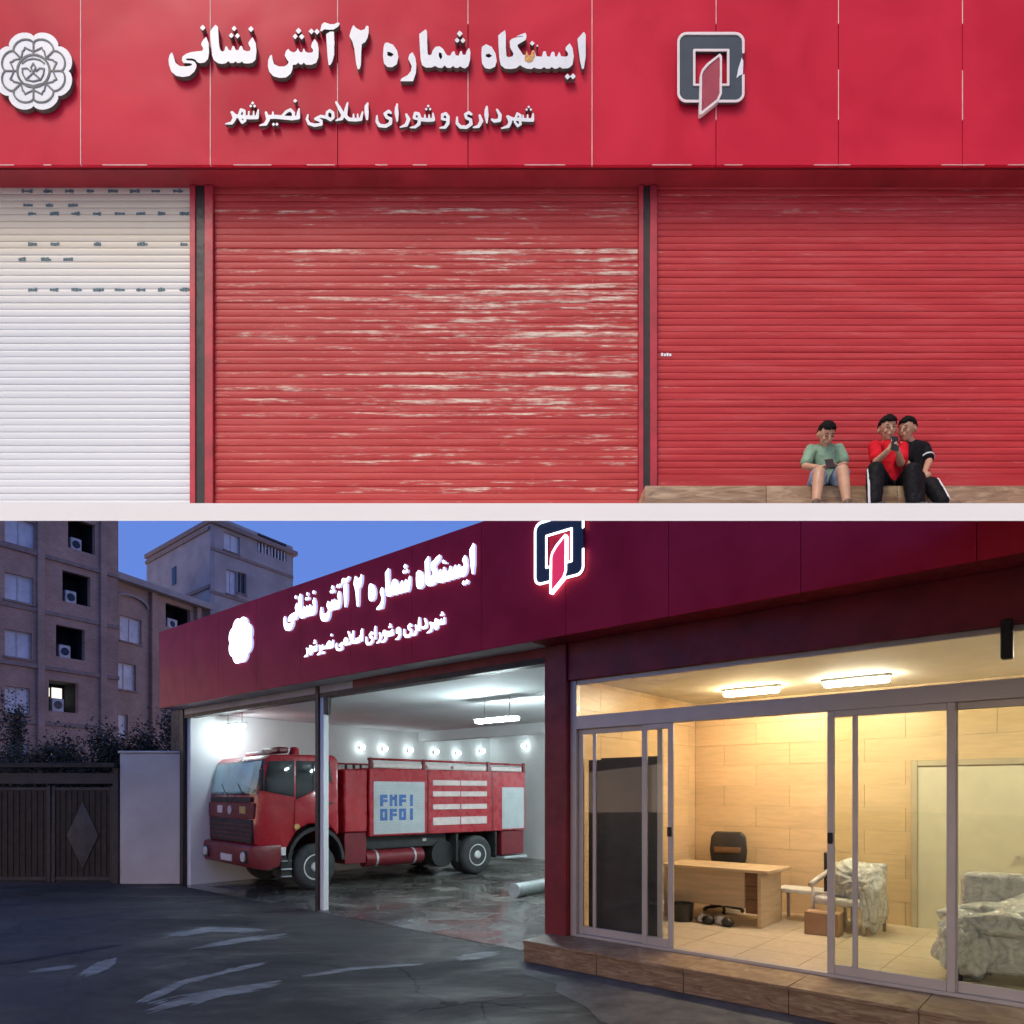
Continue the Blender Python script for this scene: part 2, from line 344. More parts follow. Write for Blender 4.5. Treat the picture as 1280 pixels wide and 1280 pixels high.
GLYPH = [
 # first line, read from the right: the station and its number
 [A4('p', [(1145,140),(1165,170),(1165,400),(1145,530),(1125,535),(1105,450),(1085,300),(1078,215)])],
 [A4('p', [(995,260),(1025,310),(1038,400),(1025,490),(985,525),(920,530),(890,512),(860,532),(830,530),(805,512),(780,532),(745,530),(725,514),(690,535),(645,530),(615,517),(590,535),(540,530),(495,512),(470,492),(430,525),(370,535),(310,530),(265,495),(250,420),(242,300),(238,180),(270,150),(310,122),(318,170),(318,300),(325,400),(350,410),(390,400),(400,370),(365,310),(360,240),(385,210),(450,180),(525,150),(538,180),(530,225),(480,255),(440,280),(450,310),(480,350),(500,385),(525,385),(540,340),(555,395),(585,395),(598,335),(620,335),(640,400),(700,405),(715,350),(740,345),(755,400),(785,405),(805,355),(830,350),(840,400),(860,405),(885,350),(905,400),(950,405),(975,395),(980,370),(950,330),(955,300)]),
  A4('c', [(366,216,8),(430,196,8),(500,186,8)]), dia(A4,598,262,28), dia(A4,652,288,13), dia(A4,972,615,33), dia(A4,1030,612,33)],
 [A4('p', [(110,272),(170,300),(210,370),(222,450),(205,510),(150,535),(100,525),(68,480),(60,390),(65,300)]), A4('h', [(105,380),(140,370),(176,395),(140,416),(107,402)])],
 [A3('p', [(1148,355),(1165,400),(1160,510),(1140,580),(1100,610),(1065,600),(1045,582),(1010,605),(975,600),(955,577),(920,605),(880,600),(850,572),(820,605),(770,600),(735,577),(690,600),(620,600),(575,570),(558,500),(548,350),(540,190),(580,160),(620,130),(635,160),(638,300),(642,430),(660,450),(690,440),(705,390),(740,345),(790,340),(830,370),(860,420),(880,450),(920,455),(945,405),(970,400),(985,450),(1025,455),(1040,402),(1060,396),(1070,445),(1105,445),(1120,400)]),
  A3('h', [(782,412),(812,422),(824,470),(800,500),(778,460)]), dia(A3,1035,185,40), dia(A3,1003,265,34), dia(A3,1074,268,34)],
 [A3('p', [(455,410),(490,470),(505,560),(500,660),(465,765),(310,765),(320,735),(400,690),(440,640),(448,580),(420,520),(405,490),(420,440)])],
 [A3('p', [(150,292),(220,320),(270,390),(285,470),(265,560),(210,595),(150,590),(110,550),(97,460),(105,350),(120,300)]), A3('h', [(148,405),(190,412),(230,438),(195,468),(152,452)])],
 [A2('p', [(1000,115),(1030,150),(1080,175),(1125,160),(1140,120),(1165,130),(1165,200),(1155,250),(1130,300),(1090,325),(1085,400),(1080,560),(1065,600),(1045,600),(1030,540),(1010,380),(985,290),(955,240),(965,195),(985,140)])],
 [A2('p', [(635,180),(650,110),(680,85),(740,105),(790,105),(830,85),(850,100),(830,135),(780,165),(720,165),(680,160),(650,185)]), A2('p', [(700,215),(745,187),(785,187),(790,300),(788,440),(770,510),(745,555),(728,555),(718,480),(708,350)])],
 [A2('p', [(575,265),(605,310),(618,380),(615,470),(590,530),(540,550),(480,550),(455,525),(435,548),(410,545),(395,525),(370,550),(335,550),(330,600),(310,650),(260,690),(190,695),(120,675),(80,630),(62,570),(65,500),(85,450),(105,440),(115,500),(130,545),(180,570),(240,570),(275,550),(290,520),(270,490),(245,450),(260,400),(285,375),(310,405),(350,415),(375,400),(390,366),(410,410),(440,415),(455,366),(475,410),(510,420),(550,415),(560,390),(535,355),(545,310)]),
  dia(A2,398,178,35), dia(A2,361,240,31), dia(A2,432,243,33), dia(A2,538,185,33), dia(A2,600,188,33)],
 [A1('p', [(1110,225),(1150,300),(1160,400),(1150,500),(1110,540),(1050,550),(1000,545),(985,522),(965,540),(930,545),(905,522),(880,545),(840,545),(815,517),(790,545),(740,555),(690,545),(640,510),(618,450),(610,350),(600,250),(595,160),(620,120),(660,75),(690,105),(695,200),(705,330),(720,390),(745,405),(770,390),(780,342),(800,338),(820,385),(850,390),(865,342),(885,333),(905,385),(940,388),(960,338),(980,333),(1000,385),(1040,400),(1080,395),(1090,360),(1065,320),(1062,295)]),
  dia(A1,1092,128,38), dia(A1,888,122,34), dia(A1,852,207,34), dia(A1,928,210,34)],
 [A1('p', [(545,225),(575,300),(580,420),(570,490),(530,535),(470,545),(435,532),(415,503),(370,486),(298,490),(303,510),(370,514),(405,527),(425,560),(425,600),(400,650),(340,700),(260,715),(180,700),(120,650),(92,570),(85,500),(100,440),(130,410),(150,470),(170,540),(220,580),(300,585),(360,575),(375,555),(340,545),(270,545),(248,510),(255,465),(300,430),(360,410),(440,400),(500,395),(510,365),(485,320),(490,290),(520,250)]), dia(A1,503,112,37)],
 # second line, read from the right: the municipality and the council of the town
 [B4('s', [(1132,185,24),(1125,268,46),(1040,265,48),(950,258,46),(860,252,42),(795,220,38)]), B4('s', [(900,245,32),(925,180,34),(965,205,34),(960,265,34)]), B4('s', [(890,290,32),(930,345,34),(968,320,34),(955,270,34)]), B4('s', [(800,225,38),(832,290,48),(805,350,44),(715,376,18)]), B4('s', [(1060,262,26),(1060,198,20)]), B4('s', [(1000,262,26),(1000,205,20)]), dia(B4,1075,93,21), dia(B4,1048,128,20), dia(B4,1102,128,20)],
 [B4('s', [(655,130,30),(695,200,46),(688,268,50),(620,280,44),(590,262,34)])],
 [B4('s', [(520,90,26),(514,130,46),(514,200,58),(520,300,26)])],
 [B4('s', [(425,205,32),(447,280,50),(410,350,44),(340,366,20)])],
 [B4('s', [(312,190,36),(280,165,38),(235,192,38),(250,240,38),(305,262,40),(310,320,46),(250,362,46),(170,358,46),(125,310,40),(125,230,24)])],
 [B3('s', [(968,335,36),(972,272,44),(1020,255,44),(1055,300,46),(1050,400,50),(1010,455,44),(935,462,20)]), B3('s', [(968,335,36),(1050,345,38)])],
 [B3('s', [(835,255,26),(842,345,50),(760,350,55),(660,340,52)]), B3('s', [(562,310,40),(580,250,45),(625,258,46),(646,315,46),(632,405,50),(580,450,40),(508,457,20)]), B3('s', [(565,322,36),(640,338,38)]), B3('s', [(720,340,34),(718,276,22)]), B3('s', [(780,340,34),(780,276,22)]), dia(B3,766,148,24), dia(B3,738,192,23), dia(B3,794,192,23)],
 [B3('s', [(450,268,34),(482,340,56),(450,420,50),(362,452,20)])],
 [B3('s', [(318,118,24),(308,170,46),(310,250,60),(318,362,26)])],
 [B3('s', [(225,245,36),(195,220,44),(140,258,44),(165,308,44),(225,332,46),(220,398,50),(150,438,50),(60,428,50),(25,370,44),(25,288,24)])],
 [B2('s', [(1045,110,26),(1025,160,56),(1028,240,66),(1035,352,34)])],
 [B2('s', [(740,105,26),(718,200,52),(702,300,60),(760,355,54),(860,362,54),(940,355,50),(968,245,26)]), B2('s', [(830,350,34),(830,276,22)]), B2('s', [(893,350,34),(893,276,22)]), B2('s', [(566,95,32),(615,185,56),(672,285,58),(650,345,48),(565,372,22)])],
 [B2('s', [(425,300,44),(430,248,40),(470,222,44),(515,255,46),(522,330,46),(480,362,46),(425,325,50),(330,308,44),(255,348,44),(340,380,46),(340,430,46),(240,445,52),(155,420,46),(124,350,40),(140,285,22)])],
 [B1('s', [(1168,245,22),(1160,300,44),(1155,370,58),(1070,382,58),(950,372,58),(830,360,58),(720,362,56)]), B1('s', [(925,350,36),(985,285,42),(1045,258,44),(1088,305,44),(1085,370,46)]), B1('s', [(690,300,38),(722,395,54),(685,465,50),(600,484,18)]), B1('s', [(790,350,34),(790,295,26)]), dia(B1,1112,130,32), dia(B1,798,470,27), dia(B1,848,467,27)],
 [B1('s', [(578,262,26),(560,368,54),(460,370,56),(350,360,54),(250,350,50),(195,295,38)]), B1('s', [(300,340,38),(330,258,42),(375,275,42),(378,350,42)]), B1('s', [(312,390,38),(348,442,42),(388,415,40),(378,360,40)]), B1('s', [(205,300,40),(235,385,54),(195,450,46),(108,462,20)]), B1('s', [(440,365,34),(442,284,22)]), B1('s', [(510,365,34),(512,284,22)]), dia(B1,497,162,27), dia(B1,470,205,25), dia(B1,525,205,25)],
]
EC = (46, 95)                       # rosette emblem centre
def rosette(r0, amp, rot=0, n=160):
    P = []
    for i in range(n):
        a = 2 * math.pi * i / n; k = abs(math.sin(4 * (a + rot)))
        r = r0 + amp * (k ** .6); P.append((EC[0] + r * math.cos(a), EC[1] + r * math.sin(a)))
    return P
ROSE_PLATE = [('p', rosette(43, 7))]
def emblem_lines():
    L = []; w = 2.0
    ring = rosette(34.5, 6.5); L.append(('s', [(x, y, w) for x, y in ring + ring[:1]]))
    for k in range(8):
        a = k * math.pi / 4; c, s = math.cos(a), math.sin(a)
        L.append(('s', [(EC[0] + c * 21, EC[1] + s * 21, w), (EC[0] + c * 35, EC[1] + s * 35, w)]))
        for sg in (-1, 1):
            P = [(24, 0), (27, sg * 7), (29, sg * 10.5), (25, sg * 12)] if k % 2 == 0 else [(23, sg * 2), (27, sg * 8)]
            L.append(('s', [(EC[0] + c * p - s * q, EC[1] + s * p + c * q, w * .85) for p, q in P]))
    circ = [(EC[0] + 20 * math.cos(t * math.pi / 24), EC[1] + 20 * math.sin(t * math.pi / 24), 2.6) for t in range(49)]; L.append(('s', circ))
    f = zoomed(20, 20, 9.14)
    L += [f('s', [(x, y, 16) for x, y in P]) for P in ([(235, 600), (208, 650), (235, 705), (265, 650), (235, 600)], [(110, 660), (165, 655), (205, 690)], [(110, 660), (115, 720), (150, 780)], [(360, 660), (310, 655), (268, 690)], [(360, 660), (350, 730), (320, 785)], [(235, 710), (150, 785), (235, 805), (320, 785), (235, 710)], [(130, 830), (235, 855), (340, 830)], [(110, 600), (160, 560), (235, 545), (310, 560), (360, 600)])]
    return L
Fz = zoomed(820, 30, 9.143)
def rrect(x0, y0, x1, y1, r):
    P = []
    for cx_, cy_, a0 in ((x1 - r, y0 + r, -90), (x1 - r, y1 - r, 0), (x0 + r, y1 - r, 90), (x0 + r, y0 + r, 180)):
        P += [(cx_ + r * math.cos(R(a0 + t * 15)), cy_ + r * math.sin(R(a0 + t * 15))) for t in range(7)]
    return P
LEAF = [(715,395),(737,430),(737,850),(700,935),(500,1092),(480,1085),(478,900),(488,640),(508,580),(570,505)]
LEAF_IN = [(705,430),(715,450),(712,840),(680,915),(512,1050),(505,1040),(508,900),(512,640),(528,595),(588,525)]
LOGO_TRIM = [Fz('p', rrect(232, 150, 995, 947, 105)), Fz('h', rrect(258, 178, 968, 920, 85)), Fz('p', rrect(412, 340, 824, 760, 12)), Fz('h', rrect(436, 366, 796, 736, 4)), Fz('h', LEAF), Fz('h', [(900, 400), (1010, 385), (1010, 625), (940, 640), (900, 660)])]
LOGO_PLATE = [Fz('p', rrect(250, 168, 978, 930, 90)), Fz('h', rrect(424, 352, 810, 748, 4)), Fz('h', LEAF), Fz('h', [(985, 400), (955, 470), (940, 560), (1010, 640), (1010, 400)])]
LOGO_CHIP = [Fz('p', [(965, 430), (982, 470), (978, 620), (935, 640), (905, 668), (925, 560)])]
LOGO_LEAF_TRIM = [Fz('p', LEAF), Fz('h', LEAF_IN)]
LOGO_LEAF = [Fz('p', LEAF_IN)]
BURN = [A4('p', [(520,400),(540,340),(555,390),(580,395),(597,338),(618,340),(628,390),(600,450),(560,470),(520,445)])]
OUT = {}
def outl(key, shapes, res=.25, tol=.09):
    if key not in OUT: OUT[key] = contours(*raster(shapes, res), tol)
    return OUT[key]
for i, g in enumerate(GLYPH): outl(i, g)

def station_sign(root, to2d, y_face, k, day):
    """letters and emblems standing off the fascia face y_face (local), k = metres per design pixel"""
    d = 5.0 * k
    face, ret = (MAT['letter'], MAT['return']) if day else (MAT['lit'], MAT['lit_return'])
    def put(name, key, shapes, depth, off, mat, parent=root, bev=0, res=.25, ret_mat=None):
        me = outline_mesh(name, outl(key, shapes, res), to2d, depth, bev)
        me.materials.append(mat)
        if ret_mat:
            me.materials.append(ret_mat)
            for p in me.polygons: p.material_index = 0 if p.normal.y < -.5 else 1
        o = link(name, me, None, parent, (0, y_face - off, 0)); return o
    letters = [put('letter', i, g, d if i < 11 else d * .8, 1.2 * k, face, ret_mat=ret) for i, g in enumerate(GLYPH)]
    e = put('rosette_emblem', 'rose', ROSE_PLATE, 5 * k, 1.0 * k, face, ret_mat=ret)
    if day:
        put('burn_mark', 'burn', BURN, .4 * k, d + 1.25 * k - y_face * 0, MAT['burn'], root)
        ln = link('emblem_line_work', outline_mesh('emblem_line_work', outl('roseline', emblem_lines(), .25), to2d, .5 * k), MAT['emblem_line'], e, (0, -5.05 * k, 0))
    lg = put('door_emblem', 'lp', LOGO_PLATE, 4 * k, 1.0 * k, MAT['slate'])
    trim = MAT['logo_white'] if day else MAT['lit']
    for nm, key, sh, dep, off, mt in (('trim', 'lt', LOGO_TRIM, .9 * k, 4.05 * k, trim), ('door_leaf', 'll', LOGO_LEAF, 4.4 * k, 0, MAT['leaf'] if day else MAT['leaf_lit']), ('leaf_trim', 'llt', LOGO_LEAF_TRIM, 5.2 * k, .05 * k, trim), ('broken_chip', 'lc', LOGO_CHIP, .8 * k, 3.4 * k, MAT['letter'] if day else MAT['slate'])):
        link(nm, outline_mesh(nm, outl(key, sh), to2d, dep), mt, lg, (0, -off, 0))
MAT['lit'] = EM('lit_white_acrylic', (.88, .93, 1), 3.2)
MAT['lit_return'] = EM('lit_letter_side', (.55, .6, 1), .9)
MAT['leaf'] = S('red_leaf_plate', (.38, .03, .06), .35, kind='world')
MAT['leaf_lit'] = EM('lit_red_leaf', (1, .03, .14), .62); MAT['leaf_lit'].node_tree.nodes['Principled BSDF'].inputs['Base Color'].default_value = (.38, .03, .06, 1)

# ================================================================ SETTING
def ray(y, Y): return CAM_H + (HOR - y) / FPX * Y
XW = 82
MAT['dusk'] = None
def dusk_sky():
    m = bpy.data.materials.new('dusk_sky'); m.use_nodes = True; nt = m.node_tree; nt.nodes.clear()
    e = nt.nodes.new('ShaderNodeEmission'); o = nt.nodes.new('ShaderNodeOutputMaterial'); nt.links.new(e.outputs[0], o.inputs[0])
    g = nt.nodes.new('ShaderNodeNewGeometry'); sub = nt.nodes.new('ShaderNodeVectorMath'); sub.operation = 'SUBTRACT'; sub.inputs[1].default_value = (0, 0, CAM_H)
    nt.links.new(g.outputs['Position'], sub.inputs[0]); nm = nt.nodes.new('ShaderNodeVectorMath'); nm.operation = 'NORMALIZE'; nt.links.new(sub.outputs[0], nm.inputs[0])
    sp = nt.nodes.new('ShaderNodeSeparateXYZ'); nt.links.new(nm.outputs[0], sp.inputs[0])
    # twilight: blue above; hidden rosy horizon glow added to fill the street with light
    nt.links.new(ramp(nt, sp.outputs['Z'], [(.0, (1.0, .70, .52)), (.12, (.82, .60, .50)), (.20, (.068, .125, .375)), (.45, (.058, .118, .34)), (1.0, (.06, .10, .30))]), e.inputs[0])
    e.inputs[1].default_value = 2.05
    m.cycles.emission_sampling = 'NONE'
    return m
MAT['dusk'] = dusk_sky()
SLOT0, SLOT1 = -9.0, 3.2            # tuned gap that lets daylight in, between added rear vault and slab edge
def sky_shell():
    mb = MB()
    back = [(7.24, 5.47), (7.24, 9.2), (16, 26), (40, 48), (85, 50), (108, 24), (110, -2)]
    front = [(SLOT0, 4.6), (-20, 12), (-48, 14), (-60, -2)]  # unseen vault behind the camera, added to shut daylight out of the street
    for prof in (back, front):
        for (y0, z0), (y1, z1) in zip(prof, prof[1:]):
            mb.face([(-XW, y0, z0), (XW, y0, z0), (XW, y1, z1), (-XW, y1, z1)])
    for sx in (-1, 1):
        mb.face([(sx * XW, y, z) for y, z in back + [(7.24, -2)]])
        mb.face([(sx * XW, y, z) for y, z in front + [(SLOT0, -2)]])
        mb.face([(sx * XW, SLOT0, 4.6), (sx * XW, SLOT0, -2), (sx * XW, 7.24, -2), (sx * XW, 7.24, 5.47), (sx * XW, 3.2, 3.9)])
    tag(mb.build('sky', MAT['dusk']), kind='structure')
sky_shell()
def terrace():  # added slab along sight rays: white divider that also shades the street
    mb = MB(); yn = SLOT1
    prof = [(yn, ray(651, yn)), (yn, ray(629, yn)), (yn + .14, ray(630, yn + .14)), (yn + .16, ray(641, yn + .16)), (6.95, ray(641, 6.95)), (7.2, ray(641, 7.2)), (7.2, ray(649, 7.2)), (yn + .2, ray(649, yn + .2))]
    mb.prism(prof, 'x', -XW, XW)
    tag(mb.build('terrace', MAT['terrace']), kind='structure')
terrace()

def asphalt():
    m, nt, b = nodes('worn_asphalt'); v = coord(nt, 'world')
    big = noise(nt, coord(nt, 'world', (.5, 1, 1), (0, 0, R(-25))), .55, 7, .66, .7)
    fine = noise(nt, v, 38, 5, .75); grit = noise(nt, v, 150, 3, .8)
    c = ramp(nt, big, [(.3, (.032, .030, .028)), (.55, (.058, .055, .051)), (.75, (.108, .103, .096))])
    c = mixc(nt, .55, c, ramp(nt, fine, [(.3, (.4, .4, .4)), (.7, (1.6, 1.6, 1.6))]), 'MULTIPLY')
    c = mixc(nt, .6, c, ramp(nt, grit, [(.35, (.5, .5, .5)), (.55, (1, 1, 1)), (.72, (2.2, 2.15, 2.1))]), 'MULTIPLY')
    vo = nt.nodes.new('ShaderNodeTexVoronoi'); vo.feature = 'DISTANCE_TO_EDGE'; vo.inputs['Scale'].default_value = .33
    wob = nt.nodes.new('ShaderNodeVectorMath'); wob.operation = 'ADD'; nz = nt.nodes.new('ShaderNodeTexNoise'); nz.inputs['Scale'].default_value = 1.3; nz.inputs['Detail'].default_value = 5
    nt.links.new(v, nz.inputs['Vector']); nt.links.new(v, wob.inputs[0]); nt.links.new(nz.outputs['Color'], wob.inputs[1]); nt.links.new(wob.outputs[0], vo.inputs['Vector'])
    crack = ramp(nt, vo.outputs['Distance'], [(.002, .35), (.010, 1.0)])
    nt.links.new(mixc(nt, 1.0, c, crack, 'MULTIPLY'), b.inputs['Base Color'])
    wet = noise(nt, coord(nt, 'world', (.45, 1, 1), (0, 0, R(-30))), .8, 6, .65, .5)
    nt.links.new(ramp(nt, wet, [(.38, .36), (.50, .62), (.66, .92)]), b.inputs['Roughness']); b.inputs['Specular IOR Level'].default_value = .25
    bump(nt, b, math_(nt, 'ADD', fine, math_(nt, 'MULTIPLY', grit, .5)), .6, .012)
    return m
MAT['asphalt'] = asphalt()
g = MB(); g.face([(-XW + .5, -58, 0), (XW - .5, -58, 0), (XW - .5, 109, 0), (-XW + .5, 109, 0)])
ground = tag(g.build('ground', MAT['asphalt']), kind='structure')

# ================================================================ THE STATION BY DAY, ON THE ADDED SLAB
YU = 6.93; YF = 6.674; YS = 6.35; ZG = ray(647, YU)
KU = FPX / YU; KF = FPX / YF; KS = FPX / YS
day = empty('fire_station', (0, YU, ZG), 0, 'red-clad fire station with closed roller shutters in daylight on the added white slab', 'building')
ux = lambda x: (x - 640) / KU
uz = lambda y: CAM_H + (HOR - y) / KU - ZG
fx = lambda x: (x - 640) / KF
fz = lambda y: CAM_H + (HOR - y) / KF - ZG
yf = YF - YU
wall = MB().box(-XW, XW, .06, .22, .085, 5.6).build('rear_wall', MAT['soffit'], day)
MB().box(fx(-700), fx(1950), yf + .055, .06, fz(206), fz(205), 0).build('soffit', MAT['soffit'], day)
MB().box(fx(-700), fx(1950), yf + .05, .059, fz(204.8), fz(-80), 0).build('fascia_backing', MAT['soffit'], day)
seams = [-700, -540, -380, -220, -60, 101, 263, 422, 585, 740, 895, 1048, 1203, 1360, 1520, 1680, 1950]
def clad_panel(x0, x1, y0, y1, yy, px, pz, amp, seed, parent, mat):
    """one composite sheet with gentle dents, face at local y = yy"""
    bm = bmesh.new(); nx, nz = 18, 14; gap = .004; V = []
    X0, X1, Z0, Z1 = px(x0) + gap, px(x1) - gap, pz(y1), pz(y0)
    for j in range(nz + 1):
        for i in range(nx + 1):
            x = X0 + (X1 - X0) * i / nx; z = Z0 + (Z1 - Z0) * j / nz
            e = math.sin(math.pi * i / nx) * math.sin(math.pi * j / nz)
            d = mnoise.noise((x * 1.6 + seed, z * 1.9, seed * .7)) * amp + mnoise.noise((x * 4 + seed, z * 3, 3 + seed)) * amp * .4
            V.append(bm.verts.new((x, yy + d * min(1, e * 2.5), z)))
    for j in range(nz):
        for i in range(nx): a = j * (nx + 1) + i; bm.faces.new((V[a], V[a + 1], V[a + nx + 2], V[a + nx + 1]))
    edge = [V[i] for i in range(nx + 1)] + [V[j * (nx + 1) + nx] for j in range(1, nz + 1)] + [V[nz * (nx + 1) + i] for i in range(nx - 1, -1, -1)] + [V[j * (nx + 1)] for j in range(nz - 1, 0, -1)]
    bk = [bm.verts.new((v.co.x, yy + .03, v.co.z)) for v in edge]
    for i in range(len(edge)): k = (i + 1) % len(edge); bm.faces.new((edge[i], bk[i], bk[k], edge[k]))
    bmesh.ops.recalc_face_normals(bm, faces=bm.faces)
    me = bpy.data.meshes.new('cladding_panel'); bm.to_mesh(me); bm.free(); me.shade_smooth(); me.set_sharp_from_angle(angle=R(40))
    return link('cladding_panel', me, mat, parent)
for i, (a, b_) in enumerate(zip(seams, seams[1:])):
    clad_panel(a, b_, -70, 206, yf, fx, fz, .009, i * 3.7, day, MAT['clad'])
    if -60 <= a <= 1300:
        rng = random.Random(i)
        ys = [(-20, 206)] if i in (5, 6, 9) else [(-20, 30), (60 + rng.random() * 60, 150)]
        mb = MB()
        for p, q in ys: mb.box(fx(a) - .0035, fx(a) + .0035, yf - .003, yf + .02, fz(q), fz(p))
        mb.build('sealant_joint', MAT['seal'], day)
mb = MB(); x = -60; rng = random.Random(4)
while x < 1340:
    w = rng.uniform(6, 60); mb.box(fx(x), fx(x + w), yf - .004, yf + .004, fz(206.5), fz(205.9)); x += w + rng.uniform(20, 130)
mb.build('edge_trim', MAT['seal'], day)
station_sign(day, lambda x, y: (fx(x), fz(y)), yf, 1 / KF, True)

def slat_mesh(w, pitch):
    prof = [(-.0025, 0.0), (-.0045, .0015), (-.0068, .012), (-.0078, .028), (-.0078, .042), (-.0069, .055), (-.0048, .0635), (-.0028, .0652), (-.0012, .0655), (-.0012, .067)]
    prof = [(a, b * pitch / .067) for a, b in prof]
    bm = bmesh.new(); A = [bm.verts.new((0, a, b)) for a, b in prof]; B = [bm.verts.new((w, a, b)) for a, b in prof]
    for i in range(len(prof) - 1): bm.faces.new((A[i], B[i], B[i + 1], A[i + 1]))
    # closed back so that the slat has its own thickness
    C = [bm.verts.new((0, .010, prof[0][1])), bm.verts.new((0, .010, prof[-1][1]))]; D = [bm.verts.new((w, .010, prof[0][1])), bm.verts.new((w, .010, prof[-1][1]))]
    bm.faces.new((C[0], C[1], D[1], D[0])); bm.faces.new(A + [C[1], C[0]]); bm.faces.new(B + [D[1], D[0]]); bm.faces.new((A[0], C[0], D[0], B[0])); bm.faces.new((A[-1], B[-1], D[1], C[1]))
    bmesh.ops.recalc_face_normals(bm, faces=bm.faces)
    me = bpy.data.meshes.new('slat'); bm.to_mesh(me); bm.free(); me.shade_smooth(); me.set_sharp_from_angle(angle=R(50)); return me
PITCH = 8.5 / KU
def roller_shutter(x0, x1, ybot, mat, label, barmat):
    z0 = uz(ybot); n = int((uz(234) - z0) / PITCH) + 1
    me = slat_mesh(ux(x1) - ux(x0), PITCH); me.materials.append(mat)
    bar = MB().box(0, ux(x1) - ux(x0), -.02, .012, uz(ybot + 15) - z0 if ybot < 620 else uz(646) - z0, -.003, .004).build('roller_shutter', barmat, day, loc=(ux(x0), 0, z0), auto=40)
    bar['label'] = label
    rng = random.Random(x0)
    for i in range(n):
        s = link('slat', me, None, bar, (0, rng.uniform(-.0025, .0025), i * PITCH)); s.rotation_euler = (rng.uniform(-.02, .02), 0, 0)
    return bar
sh_w = roller_shutter(-330, 239, 634, MAT['white_slat'], 'white enamel roller shutter with rows of teal print residue', MAT['white_slat'])
sh_m = roller_shutter(269, 797, 634, MAT['peeled'], 'red roller shutter with paint scraped off in long cream streaks', MAT['peeled'])
sh_r = roller_shutter(821, 1640, 594, MAT['red_slat'], 'red roller shutter behind the three boys', MAT['red_slat'])
rng = random.Random(3)
for row, xs in ((231, range(22, 236, 27)), (240, range(28, 236, 27)), (257.5, (30, 58, 86)), (268, range(36, 236, 27)), (306, (36, 64, 118, 172, 226)), (325, (24, 52, 80)), (363, range(36, 240, 27))):
    for x in xs:
        mb = MB(); w = rng.uniform(9, 14); k = rng.randint(3, 5)
        for j in range(k):
            a = x + w * j / k; h = rng.uniform(2.4, 4.6)
            mb.box(ux(a), ux(a + w / k * .86), -.0118, -.0080, uz(row + h / 2), uz(row - h / 2 + rng.uniform(-.5, .8)))
        mb.build('printed_mark', MAT['teal_mark'], day)
mb = MB()
for j in range(4): mb.box(ux(826 + j * 3.4), ux(828.6 + j * 3.4), -.0120, -.0082, uz(446), uz(442 + (j % 2)))
mb.build('paper_label', MAT['letter'], day)
for a, b_, c, d in ((239.5, 246.5, 258, 268.5), (797.5, 803.5, 811.5, 820.5)):
    for p, q in ((a, b_), (c, d)):
        MB().box(ux(p), ux(q), -.045, .02, uz(645), uz(236), .004).build('guide_rail', MAT['rail_red'], day, auto=40)
    MB().box(ux(b_), ux(c), -.03, .02, uz(645), uz(236)).build('post', MAT['black'], day)
# stone ledge in front of the right-hand shutter
sx = lambda x: (x - 640) / KS
ledge_top = ray(607, YS)
cuts = [806, 958, 1122, 1290, 1500, 1800]
ledge = None
for i, (a, b_) in enumerate(zip(cuts, cuts[1:])):
    mb = MB(); y0, y1 = YS - YU, -.03
    prof = [(y0, ray(641, YS) - ZG + .004), (y0, ledge_top - ZG), (y1, ledge_top - ZG), (y1, ray(641, YU - .03) - ZG + .004)] if ray(641, YU - .03) < ledge_top else [(y0, ray(641, YS) - ZG + .004), (y0, ledge_top - ZG), (y0 + .28, ledge_top - ZG), (y1, ray(641, YU - .03) - ZG + .03), (y1, ray(641, YU - .03) - ZG + .004)]
    mb.prism(prof, 'x', sx(a) + .002, sx(b_) - .002, .006)
    mb.build('ledge_stone', MAT['stone'], day, auto=40)

# ================================================================ THE STATION AT DUSK, STREET LEVEL
ANG = math.atan2(-.649, .761)
P0 = (-4.25, 15.73)
night = empty('fire_station', (P0[0], P0[1], 0), ANG, 'red-clad fire station at dusk with lit white lettering, open truck bay and glazed office', 'building')
def L2W(s, t, z=0): return Vector((P0[0] + math.cos(ANG) * s - math.sin(ANG) * t, P0[1] + math.sin(ANG) * s + math.cos(ANG) * t, z))
MAT['plaster'] = S('white_bay_plaster', (.78, .81, .81), .75, var=.07, vs=.8, bmp=.05, bs=20)
MAT['ceil'] = S('grey_bay_ceiling', (.72, .75, .76), .8, var=.08, vs=.7, bmp=.06, bs=9)
MAT['white_frame'] = S('pale_grey_paint', (.62, .63, .62), .5, var=.12)
MAT['alu'] = S('mill_aluminium_frame', (.52, .49, .46), .42, metal=.4, var=.05, rv=.02)
MAT['soffit_white'] = S('white_soffit_sheet', (.62, .60, .60), .6, var=.15, vs=1.2)
MAT['tile'] = None
def tile_mat(name, c, sc):
    m, nt, b = nodes(name); f = noise(nt, coord(nt, 'world', sc), 2.0, 6, .6, .8)
    oi = nt.nodes.new('ShaderNodeObjectInfo')
    base = ramp(nt, f, [(.3, tuple(x * .88 for x in c)), (.7, tuple(min(1, x * 1.08) for x in c))])
    tn = ramp(nt, oi.outputs['Random'], [(0, (.93, .93, .93)), (1, (1.03, 1.03, 1.03))])
    nt.links.new(mixc(nt, 1.0, base, tn, 'MULTIPLY'), b.inputs['Base Color']); b.inputs['Roughness'].default_value = .35; return m
MAT['tile'] = tile_mat('wood_look_wall_tile', (.68, .49, .29), (1, 1, 8))
MAT['floor_tile'] = tile_mat('beige_floor_tile', (.60, .50, .38), (3, 3, 3))
MAT['mortar'] = S('beige_grout', (.58, .43, .26), .9)
MAT['paint_cream'] = S('cream_ceiling_paint', (.72, .68, .58), .8, var=.05)
